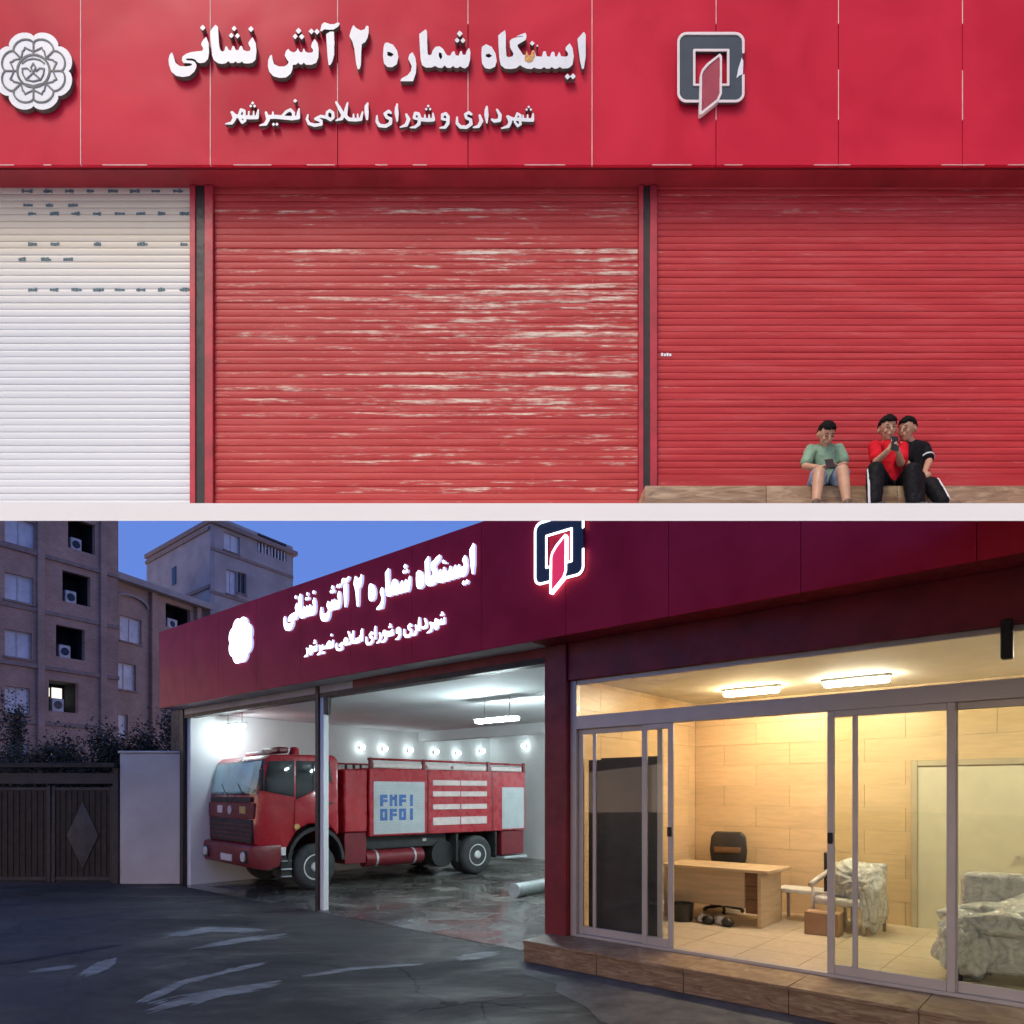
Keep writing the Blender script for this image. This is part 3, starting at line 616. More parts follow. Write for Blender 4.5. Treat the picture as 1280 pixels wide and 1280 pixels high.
def bay_floor_mat():
    m, nt, b = nodes('wet_concrete_floor'); v = coord(nt, 'world')
    f = noise(nt, v, .7, 6, .65, .8); f2 = noise(nt, v, 30, 4, .7)
    c = ramp(nt, f, [(.35, (.045, .042, .040)), (.55, (.10, .095, .085)), (.72, (.26, .25, .22))])
    nt.links.new(mixc(nt, .4, c, ramp(nt, f2, [(.3, .6), (.7, 1.35)]), 'MULTIPLY'), b.inputs['Base Color'])
    nt.links.new(ramp(nt, noise(nt, v, .9, 5, .6, .4), [(.38, .07), (.55, .3), (.7, .7)]), b.inputs['Roughness'])
    bump(nt, b, f2, .15, .003); return m
MAT['wet_floor'] = bay_floor_mat()

DW = 9.15                         # depth of the truck bay up to the step in the rear wall is 12.6
def nb(name, mat, *a, bev=0, parent=night, **k): return MB().box(*a, bev=bev).build(name, mat, parent, auto=40 if bev else None, **k)
nb('wall', MAT['plaster'], -6.75, -6.4, .02, 12.6, 0, 4.9)                  # west wall of the bay
nb('wall', MAT['plaster'], -6.75, 6.8, 12.6, 12.85, 0, 4.9)                 # rear wall
nb('wall', MAT['plaster'], 6.45, 6.8, .12, 12.59, 0, 4.9)                   # wall between bay and office
nb('bay_ceiling', MAT['ceil'], -6.75, 6.8, .16, 12.85, 4.905, 5.0)
nb('ceiling_beam', MAT['ceil'], -6.39, 6.44, 8.6, 8.95, 4.55, 4.903)
nb('bay_floor', MAT['wet_floor'], -6.4, 6.45, -.25, 12.6, -.02, .010)
nb('roof', MAT['soffit'], -7.1, 17.9, .1, 13.0, 5.05, 5.2)
nb('lintel', MAT['black'], -6.75, 6.45, -.08, .15, 4.74, 4.84)
nb('lintel_panel', MAT['soffit_white'], -6.75, 1.2, -.07, .14, 4.842, 4.999)
nb('lintel_panel', MAT['soffit'], 1.202, 6.45, -.07, .14, 4.842, 4.999)
nb('soffit', MAT['soffit_white'], -7.0, 6.45, -.56, -.081, 5.0, 5.03)
nb('soffit', MAT['soffit'], 6.45, 17.9, -.56, .0, 5.0, 5.03)
nb('pillar', MAT['black'], -6.82, -6.60, -.10, .018, 0, 5.0, bev=.01)
nb('post', MAT['black'], -.13, .0, -.10, .10, 0, 4.99, bev=.006)
nb('guide_rail', MAT['plaster'], .001, .13, -.06, .08, 0, 4.755, bev=.006)
nb('bracket', MAT['black'], .14, .26, -.05, .06, 4.35, 4.75, bev=.01)
MAT['maroon'] = S('dark_maroon_paint', (.21, .012, .022), .5, var=.25, vs=2)
nb('pillar', MAT['maroon'], 6.40, 6.84, -.14, .11, .0, 5.0, bev=.01)
nb('office_lintel', MAT['maroon'], 6.84, 17.9, -.10, .10, 4.40, 5.0, bev=.008)
# fascia: panels laid out like the ones by day, 89 design pixels to the metre
KN = 89.0
nx_ = lambda x: -.51 + (x - 212) / KN
nz_ = lambda y: 5.0 + (207 - y) / KN
YFN = -.60
nb('fascia_backing', MAT['soffit'], nx_(-359), 17.9, YFN + .035, .1, 5.032, 7.1)
nseams = [-360, -220, -60, 101, 263, 422, 585, 740, 895, 1048, 1203, 1360, 1520, 1680, 1850]
for i, (a, b_) in enumerate(zip(nseams, nseams[1:])):
    clad_panel(a, b_, 16, 207, YFN, nx_, nz_, .006, 40 + i * 2.3, night, MAT['clad'])
mb = MB().box(nx_(-363), nx_(-360) - .001, YFN, .1, 5.0, 7.14); mb.build('cladding_panel', MAT['clad'], night)
station_sign(night, lambda x, y: (nx_(x), nz_(y)), YFN, 1 / KN, False)

# ---- office: step, floor, walls, glazing
STEP = .33
for i in range(7):
    a = 6.5 + i * 1.35
    MB().box(a + .004, a + 1.346, -.80, -.02, 0, .285, .006).build('step_riser', MAT['stone'], night, auto=40)
    MB().box(a + .003, a + 1.347, -.83, .03, .287, STEP, .006).build('step_tread', MAT['stone'], night, auto=40)
fl = nb('office_floor', MAT['mortar'], 6.8, 17.2, .03, 4.6, .25, STEP - .004)
for i in range(12):
    for j in range(5):
        x0, y0 = 6.83 + i * .87, .05 + j * .87
        MB().box(x0 + .006, min(x0 + .864, 17.2), y0 + .006, min(y0 + .864, 4.35), STEP - .01, STEP + .002).build('floor_tile', MAT['floor_tile'], fl)
bw = nb('wall', MAT['mortar'], 6.8, 17.2, 4.36, 4.55, .3, 4.6)
lw = nb('wall', MAT['mortar'], 6.802, 6.86, .12, 4.36, .3, 4.6)
DOOR0, DOOR1, DOORT = 10.95, 12.45, 3.06
th_, tw_ = .405, 1.3
for r in range(10):
    z0 = STEP + r * th_; z1 = min(z0 + th_ - .005, 4.45)
    off = (r % 2) * .65
    x = 6.862 - off
    while x < 17.1:
        a, b_ = max(x, 6.89), min(x + tw_ - .005, 17.1)
        segs = [(a, b_)]
        if z0 < DOORT + .08:
            segs = [(p, q) for p, q in ((a, min(b_, DOOR0 - .06)), (max(a, DOOR1 + .06), b_)) if q - p > .02]
        for p, q in segs:
            if q - p > .02: MB().box(p, q, 4.335, 4.359, z0, z1).build('wall_tile', MAT['tile'], bw)
        x += tw_
    y = .14 - off
    while y < 4.33:
        a, b_ = max(y, .14), min(y + tw_ - .005, 4.33)
        if b_ - a > .02: MB().box(6.861, 6.885, a, b_, z0, z1).build('wall_tile', MAT['tile'], lw)
        y += tw_
MAT['door_cream'] = S('cream_door_leaf', (.66, .62, .48), .5, var=.06)
MAT['door_trim'] = S('tan_door_frame', (.46, .39, .28), .5, var=.1)
dr = nb('door', MAT['door_cream'], DOOR0, DOOR1, 4.30, 4.355, STEP, DOORT - .01)
for a in ((DOOR0 - .10, DOOR0, 4.27, 4.359, STEP, DOORT + .1), (DOOR1, DOOR1 + .1, 4.27, 4.359, STEP, DOORT + .1), (DOOR0, DOOR1, 4.27, 4.359, DOORT, DOORT + .1)):
    MB().box(*a, bev=.008).build('door_frame', MAT['door_trim'], dr, auto=40)
MB().cyl((DOOR1 - .12, 4.30, 1.6), (DOOR1 - .12, 4.22, 1.6), .03).build('handle', MAT['alu'], dr)
nb('office_ceiling', MAT['paint_cream'], 6.8, 17.2, .1, 4.6, 4.46, 4.58)
nb('wall', MAT['plaster'], 17.0, 17.2, .12, 4.36, STEP, 4.6)
MAT['glass'] = GL('office_glass', (.96, .97, .95), .0)
MAT['glass2'] = GL('greenish_glass', (.90, .93, .86), .0)
gz = tag(nb('door_header', MAT['alu'], 6.97, 17.0, -.05, .06, 3.62, 3.83, bev=.006))
nb('window_jamb', MAT['alu'], 6.85, 6.97, -.05, .06, STEP, 4.40, bev=.006)
nb('head_rail', MAT['alu'], 6.97, 17.0, -.03, .05, 4.33, 4.399, bev=.004)
tp = nb('transom_pane', MAT['glass'], 6.97, 17.0, .005, .012, 3.83, 4.33)
nb('door_track', MAT['alu'], 6.97, 17.0, -.05, .06, STEP, .375, bev=.004)
def leaf(s0, s1, t, stiles, pane_mat, z0=.376, z1=3.62, handle=None):
    w = .085
    lf = nb('sliding_door', MAT['alu'], s0, s0 + w, t - .02, t + .02, z0, z1, bev=.005)
    MB().box(s1 - w, s1, t - .02, t + .02, z0, z1, .005).build('stile', MAT['alu'], lf, auto=40)
    for a in stiles: MB().box(a - .03, a + .03, t - .018, t + .018, z0 + .12, z1 - .08, .004).build('mullion', MAT['alu'], lf, auto=40)
    MB().box(s0 + w, s1 - w, t - .02, t + .02, z0, z0 + .12, .004).build('bottom_rail', MAT['alu'], lf, auto=40)
    MB().box(s0 + w, s1 - w, t - .02, t + .02, z1 - .08, z1, .004).build('top_rail', MAT['alu'], lf, auto=40)
    MB().box(s0 + w, s1 - w, t - .004, t + .004, z0 + .12, z1 - .08).build('pane', pane_mat, lf)
    if handle:
        h = MB().box(handle - .03, handle + .03, t - .06, t - .021, 1.98, 2.12, .012); h.build('handle', MAT['black'], lf, auto=40)
leaf(6.975, 8.46, .03, [7.27], MAT['glass'])
leaf(8.15, 8.66, -.025, [], MAT['glass'], handle=8.61)
leaf(10.76, 12.12, -.025, [11.08], MAT['glass2'], handle=10.80)
leaf(12.05, 14.3, .03, [], MAT['glass2'])
leaf(14.2, 16.9, -.025, [], MAT['glass2'])
# dark blind let down behind the left leaf
MAT['dark_panel'] = S('charcoal_blind_fabric', (.065, .055, .05), .55, var=.35, vs=1.2)
bl = empty('dark_panel', L2W(7.0, .12, STEP + .03), ANG, 'charcoal door panel standing behind the left glass leaf of the office', 'panel')
MB().box(.02, .30, .10, .14, 0, 2.78, .006).build('side_leaf', MAT['dark_panel'], bl, auto=40)
MB().box(.31, 1.36, .02, .06, 0, 2.80, .006).build('main_leaf', MAT['dark_panel'], bl, auto=40)
for z in (.25, 1.3, 2.4): MB().box(.296, .33, .062, .10, z, z + .16, .004).build('hinge', MAT['black'], bl, auto=40)

def lamp(name, s, t, z, ln, w, em, label, group=None, n=1):
    o = empty(name, L2W(s, t, z), ANG, label, 'lamp', group)
    if s < 6.5: [MB().cyl((q, 0, 0), (q, 0, 4.9 - z), .012, n=6).build('hanger', MAT['alu'], o) for q in (-.4, .4)]
    MB().box(-ln / 2 - .03, ln / 2 + .03, -w / 2 - .02, w / 2 + .02, -.04, 0, .008).build('housing', MAT['white_frame'], o, auto=40)
    MB().box(-ln / 2, ln / 2, -w / 2, w / 2, -.12, -.041, .02).build('diffuser', em, o, auto=40)
    return o
MAT['tube_warm'] = EM('warm_tube', (1, .77, .47), 145)
MAT['tube_cool'] = EM('cool_tube', (1, .91, .72), 125)
lamp('ceiling_lamp', 8.65, 2.85, 4.455, .95, .16, MAT['tube_warm'], 'warm white ceiling lamp above the desk')
lamp('ceiling_lamp', 10.35, 2.85, 4.455, .95, .16, MAT['tube_cool'], 'cool white ceiling lamp above the wrapped chair')
lamp('ceiling_lamp', 13.6, 2.6, 4.455, .95, .16, MAT['tube_cool'], 'white ceiling lamp deep in the office above the wrapped sofa')
MAT['bulb'] = EM('white_bulb', (.85, .98, 1), 18)
def bulb(s, t, z, ax, label):
    o = empty('wall_lamp', L2W(s, t, z), ANG, label, 'lamp', 'bulbs along the bay walls')
    d = (0.1, 0) if ax == 's' else (0, -.1)
    MB().cyl((0, 0, 0), (d[0], d[1], 0), .06, .05, 14).build('base', MAT['white_frame'], o, auto=40)
    MB().ball((d[0] * 1.9, d[1] * 1.9, 0), .08).build('globe', MAT['bulb'], o, smooth=True)
for i, t in enumerate((5.9, 6.9, 8.1, 9.4, 10.6, 12.0)): bulb(-6.395, t, 4.2 if i < 5 else 4.35, 's', ['white globe lamp on the side wall just behind the truck cab', 'white globe lamp on the side wall over the front of the silver locker', 'white globe lamp on the side wall over the blue marking', 'white globe lamp on the side wall over the white strips', 'white globe lamp on the side wall over the rear wheel', 'white globe lamp in the rear corner of the side wall'][i])
for s, q in ((-4.4, 'white globe lamp on the rear wall above the truck tail'), (-2.65, 'white globe lamp on the rear wall above the framed notices')): bulb(s, 12.595, 4.5, 't', q)
lamp('ceiling_lamp', -5.75, 1.0, 4.62, .9, .18, EM('bay_tube', (.80, .97, 1), 55), 'bright ceiling lamp near the bay opening above the cab')
lamp('ceiling_lamp', 2.2, 3.4, 4.45, 1.3, .18, EM('added_bay_tube', (.80, .97, 1), 300), 'added tube lamp over the empty half of the bay')  # extra lamp put in to brighten the bay
lamp('ceiling_lamp', 2.2, 10.4, 4.45, 1.3, .18, EM('bay_tube_rear', (.80, .97, 1), 320), 'ceiling lamp near the rear wall of the bay')
MAT['paper'] = S('pale_notice_paper', (.50, .54, .53), .7, var=.3, vs=8)
for s, z, c in ((-3.15, 3.35, 'pale framed notice high on the rear bay wall'), (-3.1, 2.45, 'darker framed notice low on the rear bay wall')):
    f_ = empty('wall_notice', L2W(s, 12.59, z), ANG, c, 'notice')
    MB().box(-.28, .28, -.03, 0, -.2, .2, .01).build('frame', MAT['white_frame'] if z > 3 else MAT['black'], f_, auto=40)
    MB().box(-.24, .24, -.034, -.0305, -.16, .16).build('sheet', MAT['paper'], f_)
# old pipe lying on the bay floor
pp = empty('drain_pipe', L2W(2.15, 4.1, .19), ANG, 'grey plastic pipe lying on the wet bay floor', 'pipe')
MAT['pvc'] = S('grey_pvc', (.33, .36, .36), .45, var=.2)
mb = MB(); mb.lathe([(0, .155), (0, .18), (.22, .18), (.24, .165), (2.6, .165), (2.6, .14), (.02, .14)], (0, 0, 0), 'y', 24)
o = mb.build('tube', MAT['pvc'], pp, auto=40); pp.rotation_euler = (0, 0, ANG + R(6))
MB().cyl((0, .06, 0), (0, .05, 0), .145, n=20).build('dark_bore', MAT['black'], pp)

# ---- office furniture
MAT['desk'] = S('beech_laminate', (.52, .40, .26), .4, var=.12, vs=2, sc=(1, 1, 8))
MAT['desk_dark'] = S('walnut_laminate', (.17, .085, .04), .4, var=.2, vs=2, sc=(1, 1, 8))
MAT['leather'] = S('black_leatherette', (.025, .023, .022), .42, var=.3, bmp=.1, bs=60)
MAT['film'] = None
def film():
    m, nt, b = nodes('crumpled_clear_film'); f = noise(nt, coord(nt, 'obj'), 5, 5, .6, 1.5)
    nt.links.new(ramp(nt, f, [(.3, (.36, .36, .38)), (.6, (.72, .72, .73))]), b.inputs['Base Color']); b.inputs['Roughness'].default_value = .22
    b.inputs['Coat Weight'].default_value = .5; bump(nt, b, noise(nt, coord(nt, 'obj'), 14, 5, .65, 2), .7, .03); return m
MAT['film'] = film()
dk = empty('desk', L2W(7.15, 2.45, STEP + .002), ANG, 'beech office desk with dark pedestal standing before the tiled wall', 'desk')
MB().box(-.05, 1.98, -.06, 1.0, .93, .985, .008).build('desk_top', MAT['desk'], dk, auto=40)
MB().box(1.76, 1.82, .02, .96, 0, .928, .004).build('side_panel', MAT['desk'], dk, auto=40)
MB().box(.02, .08, .02, .96, 0, .928, .004).build('side_panel', MAT['desk'], dk, auto=40)
MB().box(.082, 1.50, .12, .15, .30, .926, .004).build('modesty_panel', MAT['desk'], dk, auto=40)
MB().box(1.52, 1.755, .10, .90, .22, .926, .004).build('pedestal', MAT['desk_dark'], dk, auto=40)
for z in (.45, .68): MB().box(1.53, 1.745, .092, .0995, z, z + .012).build('drawer_gap', MAT['black'], dk)
ch = empty('office_chair', L2W(7.75, 3.75, STEP + .002), ANG + R(8), 'black high-backed office chair behind the desk', 'chair')
mb = MB()
for k in range(5):
    a = k * 2 * math.pi / 5; mb.cyl((0, 0, .12), (.36 * math.cos(a), .36 * math.sin(a), .07), .035, .025, 8)
mb.build('star_base', MAT['black'], ch, auto=40)
for k in range(5):
    a = k * 2 * math.pi / 5; MB().ball((.36 * math.cos(a), .36 * math.sin(a), .042), .042, u=10, v=6).build('castor', MAT['black'], ch, smooth=True)
MB().cyl((0, 0, .1), (0, 0, .56), .035).build('column', MAT['alu'], ch, auto=40)
MB().box(-.34, .34, -.34, .32, .56, .68, .05, 3).build('seat', MAT['leather'], ch, auto=60)
mb = MB().prism([(-.30, .72), (-.36, 1.15), (-.33, 1.42), (-.25, 1.52), (.25, 1.52), (.33, 1.42), (.36, 1.15), (.30, .72)], 'y', .28, .40, .03); mb.build('backrest', MAT['leather'], ch, auto=50)
MB().prism([(-.25, 1.10), (-.27, 1.22), (.27, 1.22), (.25, 1.10)], 'y', .262, .279, .008).build('back_cushion', MAT['desk_dark'], ch, auto=50)
for sx_ in (-1, 1): MB().tube([(sx_ * .36, .25, .64), (sx_ * .40, .2, .92), (sx_ * .40, -.15, .94), (sx_ * .36, -.22, .66)], .028).build('armrest', MAT['black'], ch, smooth=True)
def lump(name, parent, c, r, seed, amp=.35, mat=None, sub=5, flat=0):
    bm = bmesh.new(); bmesh.ops.create_icosphere(bm, subdivisions=sub, radius=1)
    for v in bm.verts:
        n = mnoise.noise(v.co * 1.6 + Vector((seed, 0, 0))) * amp + (.3 - abs(mnoise.noise(v.co * 3.2 + Vector((0, seed, 0))))) * amp * .8 + (.25 - abs(mnoise.noise(v.co * 8 + Vector((seed, seed, 0))))) * amp * .35
        v.co = v.co * (1 + n)
        v.co = Vector((v.co.x * r[0], v.co.y * r[1], max(v.co.z, -flat if flat else -9) * r[2])) + Vector(c)
    me = bpy.data.meshes.new(name); bm.to_mesh(me); bm.free(); me.shade_smooth(); return link(name, me, mat or MAT['film'], parent)
def bagged(name, s, t, label, r, seed):
    o = empty(name, L2W(s, t, STEP + .002), ANG, label, 'bundle'); lump('wrapping', o, (0, 0, r[2] * .8), r, seed, .3, flat=.8)
    return o
def junk(name, s, t, label):
    o = empty(name, L2W(s, t, STEP + .002), ANG, label, 'bundle')
    for k in range(4): lump('scrap', o, (-.2 + .17 * k, .05 * (-1) ** k, .07), (.11, .10, .09), 11 + k * 3, .4, MAT['leather'] if k % 2 else MAT['film'], 2, .75)
    return o
bagged('wrapped_bundle', 7.12, 2.0, 'crumpled clear plastic bundle at the left end of the desk', (.26, .24, .42), 2)
bx = empty('waste_bin', L2W(7.62, 2.3, STEP + .002), ANG, 'small black bin under the desk', 'bin')
MB().lathe([(0, .15), (0.0, .17), (.30, .20), (.32, .21), (.32, .19), (.05, .15)], (0, 0, 0), 'z', 18).build('body', MAT['leather'], bx, auto=50)
junk('packing_scraps', 8.15, 2.35, 'loose packing scraps under the desk')
# low bench and wrapped armchair by the rear wall
bn = empty('low_bench', L2W(9.35, 3.75, STEP + .002), ANG, 'white low bench with dark rear legs along the tiled wall', 'bench')
MB().box(-.55, .75, -.25, .32, .50, .57, .012).build('top', MAT['white_frame'], bn, auto=40)
for a in (-.45, .65):
    for b_ in (-.18, .25): MB().box(a - .025, a + .025, b_ - .025, b_ + .025, 0, .498, .004).build('leg', MAT['alu'], bn, auto=40)
ac = empty('wrapped_armchair', L2W(10.12, 3.35, STEP + .002), ANG + R(-12), 'grey armchair still wrapped in clear plastic before the tiled wall', 'armchair')
MB().box(-.42, .42, -.4, .35, .42, .56, .05, 3).build('seat', MAT['film'], ac, auto=60)
MB().prism([(-.42, .52), (-.45, 1.08), (.45, 1.12), (.42, .52)], 'y', .25, .42, .05).build('backrest', MAT['film'], ac, auto=60)
for sx_ in (-1, 1):
    MB().tube([(sx_ * .42, .3, .98), (sx_ * .46, -.1, .84), (sx_ * .44, -.42, .74)], .05).build('armrest', MAT['alu'], ac, smooth=True)
    for y in (-.38, .32): MB().cyl((sx_ * .42, y, 0), (sx_ * .43, y, .78 if y < 0 else .95), .028).build('leg', MAT['alu'], ac, smooth=True)
lump('wrapping', ac, (.12, -.02, .80), (.44, .34, .34), 21, .3)
lump('wrapping', ac, (.46, -.1, .5), (.10, .38, .46), 25, .3)
MB().box(-.50, -.44, .1, .2, .55, 1.25, .01).build('strut', MAT['black'], ac, auto=40)
bxx = empty('carton', L2W(9.9, 2.7, STEP + .002), ANG + R(4), 'brown cardboard carton under the wrapped armchair', 'box')
MAT['card'] = S('brown_cardboard', (.33, .20, .12), .8, var=.15)
MB().box(-.25, .27, -.18, .18, 0, .36, .006).build('body', MAT['card'], bxx, auto=40)
MB().box(-.25, .27, -.02, .02, .361, .364).build('tape', MAT['desk'], bxx)
so = empty('wrapped_sofa', L2W(12.75, 1.35, STEP + .002), ANG + R(10), 'sofa wrapped in crumpled grey plastic behind the right glass leaf', 'sofa')
MB().box(-.95, 1.4, -.5, .5, .12, .62, .08, 3).build('seat', MAT['film'], so, auto=60)
MB().box(-.75, 1.5, .25, .6, .5, 1.25, .1, 3).build('backrest', MAT['film'], so, auto=60)
for a, b_ in ((-.8, -.4), (1.3, -.4), (-.8, .45), (1.3, .45)): MB().cyl((a, b_, 0), (a, b_, .14), .04).build('leg', MAT['black'], so, smooth=True)
lump('wrapping', so, (-.05, -.05, .62), (.75, .5, .36), 31, .35, sub=5)
lump('wrapping', so, (.85, .1, .95), (.75, .5, .55), 37, .3, sub=5)
lump('wrapping', so, (-.72, -.3, .40), (.30, .3, .42), 41, .4, flat=.9)
nb('alarm_box', MAT['black'], 12.55, 12.66, -.22, -.101, 4.02, 4.44, bev=.015)

# ================================================================ FIRE ENGINE
TH = math.atan2(.74, 5.54)
tk = empty('fire_engine', L2W(-2.8, 1.73, .011), ANG + R(90) - TH, 'red fire engine with silver lockers parked nose out in the lit bay', 'truck')
MAT['truck_red'] = S('red_truck_enamel', (.40, .012, .024), .28, var=.04, vs=1.2, coat=.4, rv=.03)
MAT['truck_dark'] = S('dark_red_bumper_paint', (.16, .012, .02), .4, var=.2)
MAT['rubber'] = S('tyre_rubber', (.035, .037, .040), .8, var=.3, bmp=.2)
MAT['chassis'] = S('grimy_black_chassis', (.02, .021, .022), .6, var=.5)
MAT['chrome'] = S('dull_steel_rim', (.62, .63, .63), .4, metal=.2, var=.25, vs=5)
MAT['silver'] = S('silver_locker_slats', (.50, .55, .57), .42, metal=.25, var=.1)
MAT['dark_glass'] = S('dark_cab_glass', (.022, .03, .035), .07, var=.2, rv=.03, spec=.7)
MAT['wind_back'] = S('pale_bay_glow', (.66, .78, .78), .5, var=.2, vs=1.6)
MAT['wind_glass'] = GL('windscreen_glass', (.90, .97, .97), .0)
MAT['stripe'] = S('white_reflective_strip', (.72, .62, .60), .4, var=.15, vs=6)
MAT['lens'] = S('headlamp_lens', (.72, .72, .70), .12, var=.1)
MAT['amber'] = S('amber_lens', (.55, .40, .12), .25)
MAT['blue_print'] = S('blue_vinyl', (.06, .15, .42), .5, var=.3, vs=8)
def tb(name, mat, *a, bev=.012, parent=tk): return MB().box(*a, bev=bev).build(name, mat, parent, auto=40)
W3 = 3.5
cab_prof = [(-1.60, 1.28), (-1.63, 1.8), (-1.58, 2.55), (-1.40, 3.46), (-1.24, 3.60), (.52, 3.64), (.66, 3.52), (.68, 1.55), (.64, 1.42), (.50, 1.62), (.22, 1.78), (-.22, 1.78), (-.55, 1.60), (-.78, 1.22), (-.86, .98), (-1.2, .98)]
cab = MB().prism(cab_prof, 'y', .02, W3 - .02, .05).build('cab', MAT['truck_red'], tk, auto=35)
# windscreen: slanted frame, pale panel behind glass paints in the bright bay seen through
def slant(name, mat, y0, y1, a0, a1, off, thick, parent):
    p0, p1 = Vector((-1.58, 0, 2.55)), Vector((-1.40, 0, 3.46)); d = p1 - p0; n = Vector((-d.z, 0, d.x)).normalized()
    q = [p0 + d * a0 + n * off, p0 + d * a1 + n * off]; r = [k + n * thick for k in q]
    MB().prism([(q[0].x, q[0].z), (q[1].x, q[1].z), (r[1].x, r[1].z), (r[0].x, r[0].z)], 'y', y0, y1, .006).build(name, mat, parent, auto=40)
slant('screen_surround', MAT['dark_glass'], .08, W3 - .08, .0, 1.0, .005, .012, cab)
slant('painted_bay_glow', MAT['wind_back'], .62, W3 - .16, .10, .92, .018, .006, cab)
slant('windscreen', MAT['wind_glass'], .12, W3 - .12, .04, .97, .030, .012, cab)
for y in (.9, 2.1): MB().cyl((-1.63, y, 2.55), (-1.55, y + .55, 2.86), .012, n=6).build('wiper', MAT['black'], cab)
MB().prism([(-1.46, 2.66), (-1.30, 3.42), (-.62, 3.46), (-.62, 2.50)], 'y', .0, .03, .008).build('quarter_window', MAT['dark_glass'], cab, auto=40)
dw = MB().prism([(-.56, 2.44), (-.56, 3.46), (.40, 3.46), (.46, 2.92)], 'y', .0, .03, .008).build('door_window', MAT['dark_glass'], cab, auto=40)
MB().box(-.10, -.06, -.006, .02, 2.55, 3.44, .004).build('window_divider', MAT['chassis'], cab, auto=40)
MB().prism([(-.62, 1.58), (-.60, 2.42), (.50, 2.90), (.60, 2.86), (.60, 1.5), (.40, 1.74), (.0, 1.86), (-.35, 1.80)], 'y', -.012, .03, .01).build('door_skin', MAT['truck_red'], cab, auto=40)
MB().box(.30, .48, -.035, -.013, 2.30, 2.36, .008).build('door_handle', MAT['black'], cab, auto=40)
# front: grille, lamps, bumper
MB().box(-1.66, -1.58, .22, W3 - .22, 1.30, 1.92, .02).build('grille', MAT['chassis'], cab, auto=40)
for z in (1.40, 1.52, 1.64, 1.76): MB().box(-1.68, -1.661, .25, W3 - .25, z, z + .03, .004).build('grille_bar', MAT['truck_dark'], cab, auto=40)
MB().box(-1.662, -1.58, .12, W3 - .12, 1.935, 2.345, .02).build('front_shade_panel', MAT['truck_dark'], cab, auto=40)  # darker red paints in the shadow on the cab front
MB().box(-1.665, -1.58, .30, W3 - .30, 2.36, 2.50, .01).build('front_strip', MAT['chassis'], cab, auto=40)
for y in (.62, 2.25): MB().box(-1.685, -1.60, y, y + .38, 2.06, 2.26, .01).build('badge_plate', MAT['stripe'] if y > 1 else MAT['amber'], cab, auto=40)
MB().cyl((-1.60, 1.70, 2.15), (-1.69, 1.70, 2.15), .12, n=20).build('badge', MAT['chrome'], cab, auto=40)
bp = MB().prism([(-1.78, .72), (-1.80, 1.2), (-1.74, 1.27), (-.98, 1.27), (-.92, 1.1), (-1.02, .70), (-1.4, .62)], 'y', -.03, W3 + .03, .04).build('bumper', MAT['truck_dark'], tk, auto=40)
for y in (.16, W3 - .56):
    MB().box(-1.83, -1.77, y, y + .40, .80, 1.12, .03).build('lamp_bezel', MAT['chassis'], bp, auto=40)
    MB().cyl((-1.825, y + .20, .97), (-1.86, y + .20, .97), .135, .12, n=20).build('headlight', MAT['lens'], bp, auto=50)
MB().box(-1.815, -1.79, 1.2, 2.0, .80, .98, .004).build('number_plate', MAT['white_frame'], bp, auto=40)
MB().box(-1.0, -.86, -.05, .02, .98, 1.20, .02).build('side_lamp', MAT['lens'], bp, auto=40)
MB().cyl((-.56, .01, 1.72), (-.56, -.045, 1.72), .075, n=14).build('indicator', MAT['amber'], cab, auto=50)
tb('cab_step', MAT['chassis'], -1.0, -.68, .0, .5, .42, .98, bev=.03)
tb('step_tread', MAT['silver'], -.98, -.70, -.06, .3, .60, .64)
for k in range(3): tb('step_tread', MAT['silver'], -.98, -.70, -.05, .3, .42 + .2 * k, .445 + .2 * k) if k != 1 else None
mb = MB(); n = 14
arch = [(.82 * math.cos(math.pi * k / n), .82 * math.sin(math.pi * k / n)) for k in range(n + 1)]
pts = [(a, .78 + b * 1.12) for a, b in arch] + [(a * .9, .78 + b * 1.0) for a, b in arch[::-1]]
mb.prism(pts, 'y', -.05, .55); mb.build('wheel_arch', MAT['chassis'], tk, auto=40)
# mirrors
def mirror(y, s):
    m = MB().tube([(-1.30, y, 3.38), (-1.52, y + s * .18, 3.40), (-1.56, y + s * .22, 3.22)], .018).build('mirror_arm', MAT['chassis'], tk, smooth=True)
    MB().box(-1.62, -1.54, y + s * .22 - .10, y + s * .22 + .10, 2.66, 3.22, .03).build('mirror', MAT['chassis'], m, auto=40)
mirror(.0, -1); mirror(W3, 1)
lb = tb('light_bar', MAT['truck_dark'], -.95, -.65, .25, 1.35, 3.66, 3.82, bev=.04)
MB().box(-.93, -.67, 1.40, 2.6, 3.66, 3.76, .03).build('light_lens', MAT['stripe'], lb, auto=40)
MB().lathe([(0, .14), (.16, .13), (.2, .08), (.21, .01)], (-.4, .5, 3.64), 'z', 16).build('beacon', MAT['truck_red'], lb, auto=50)
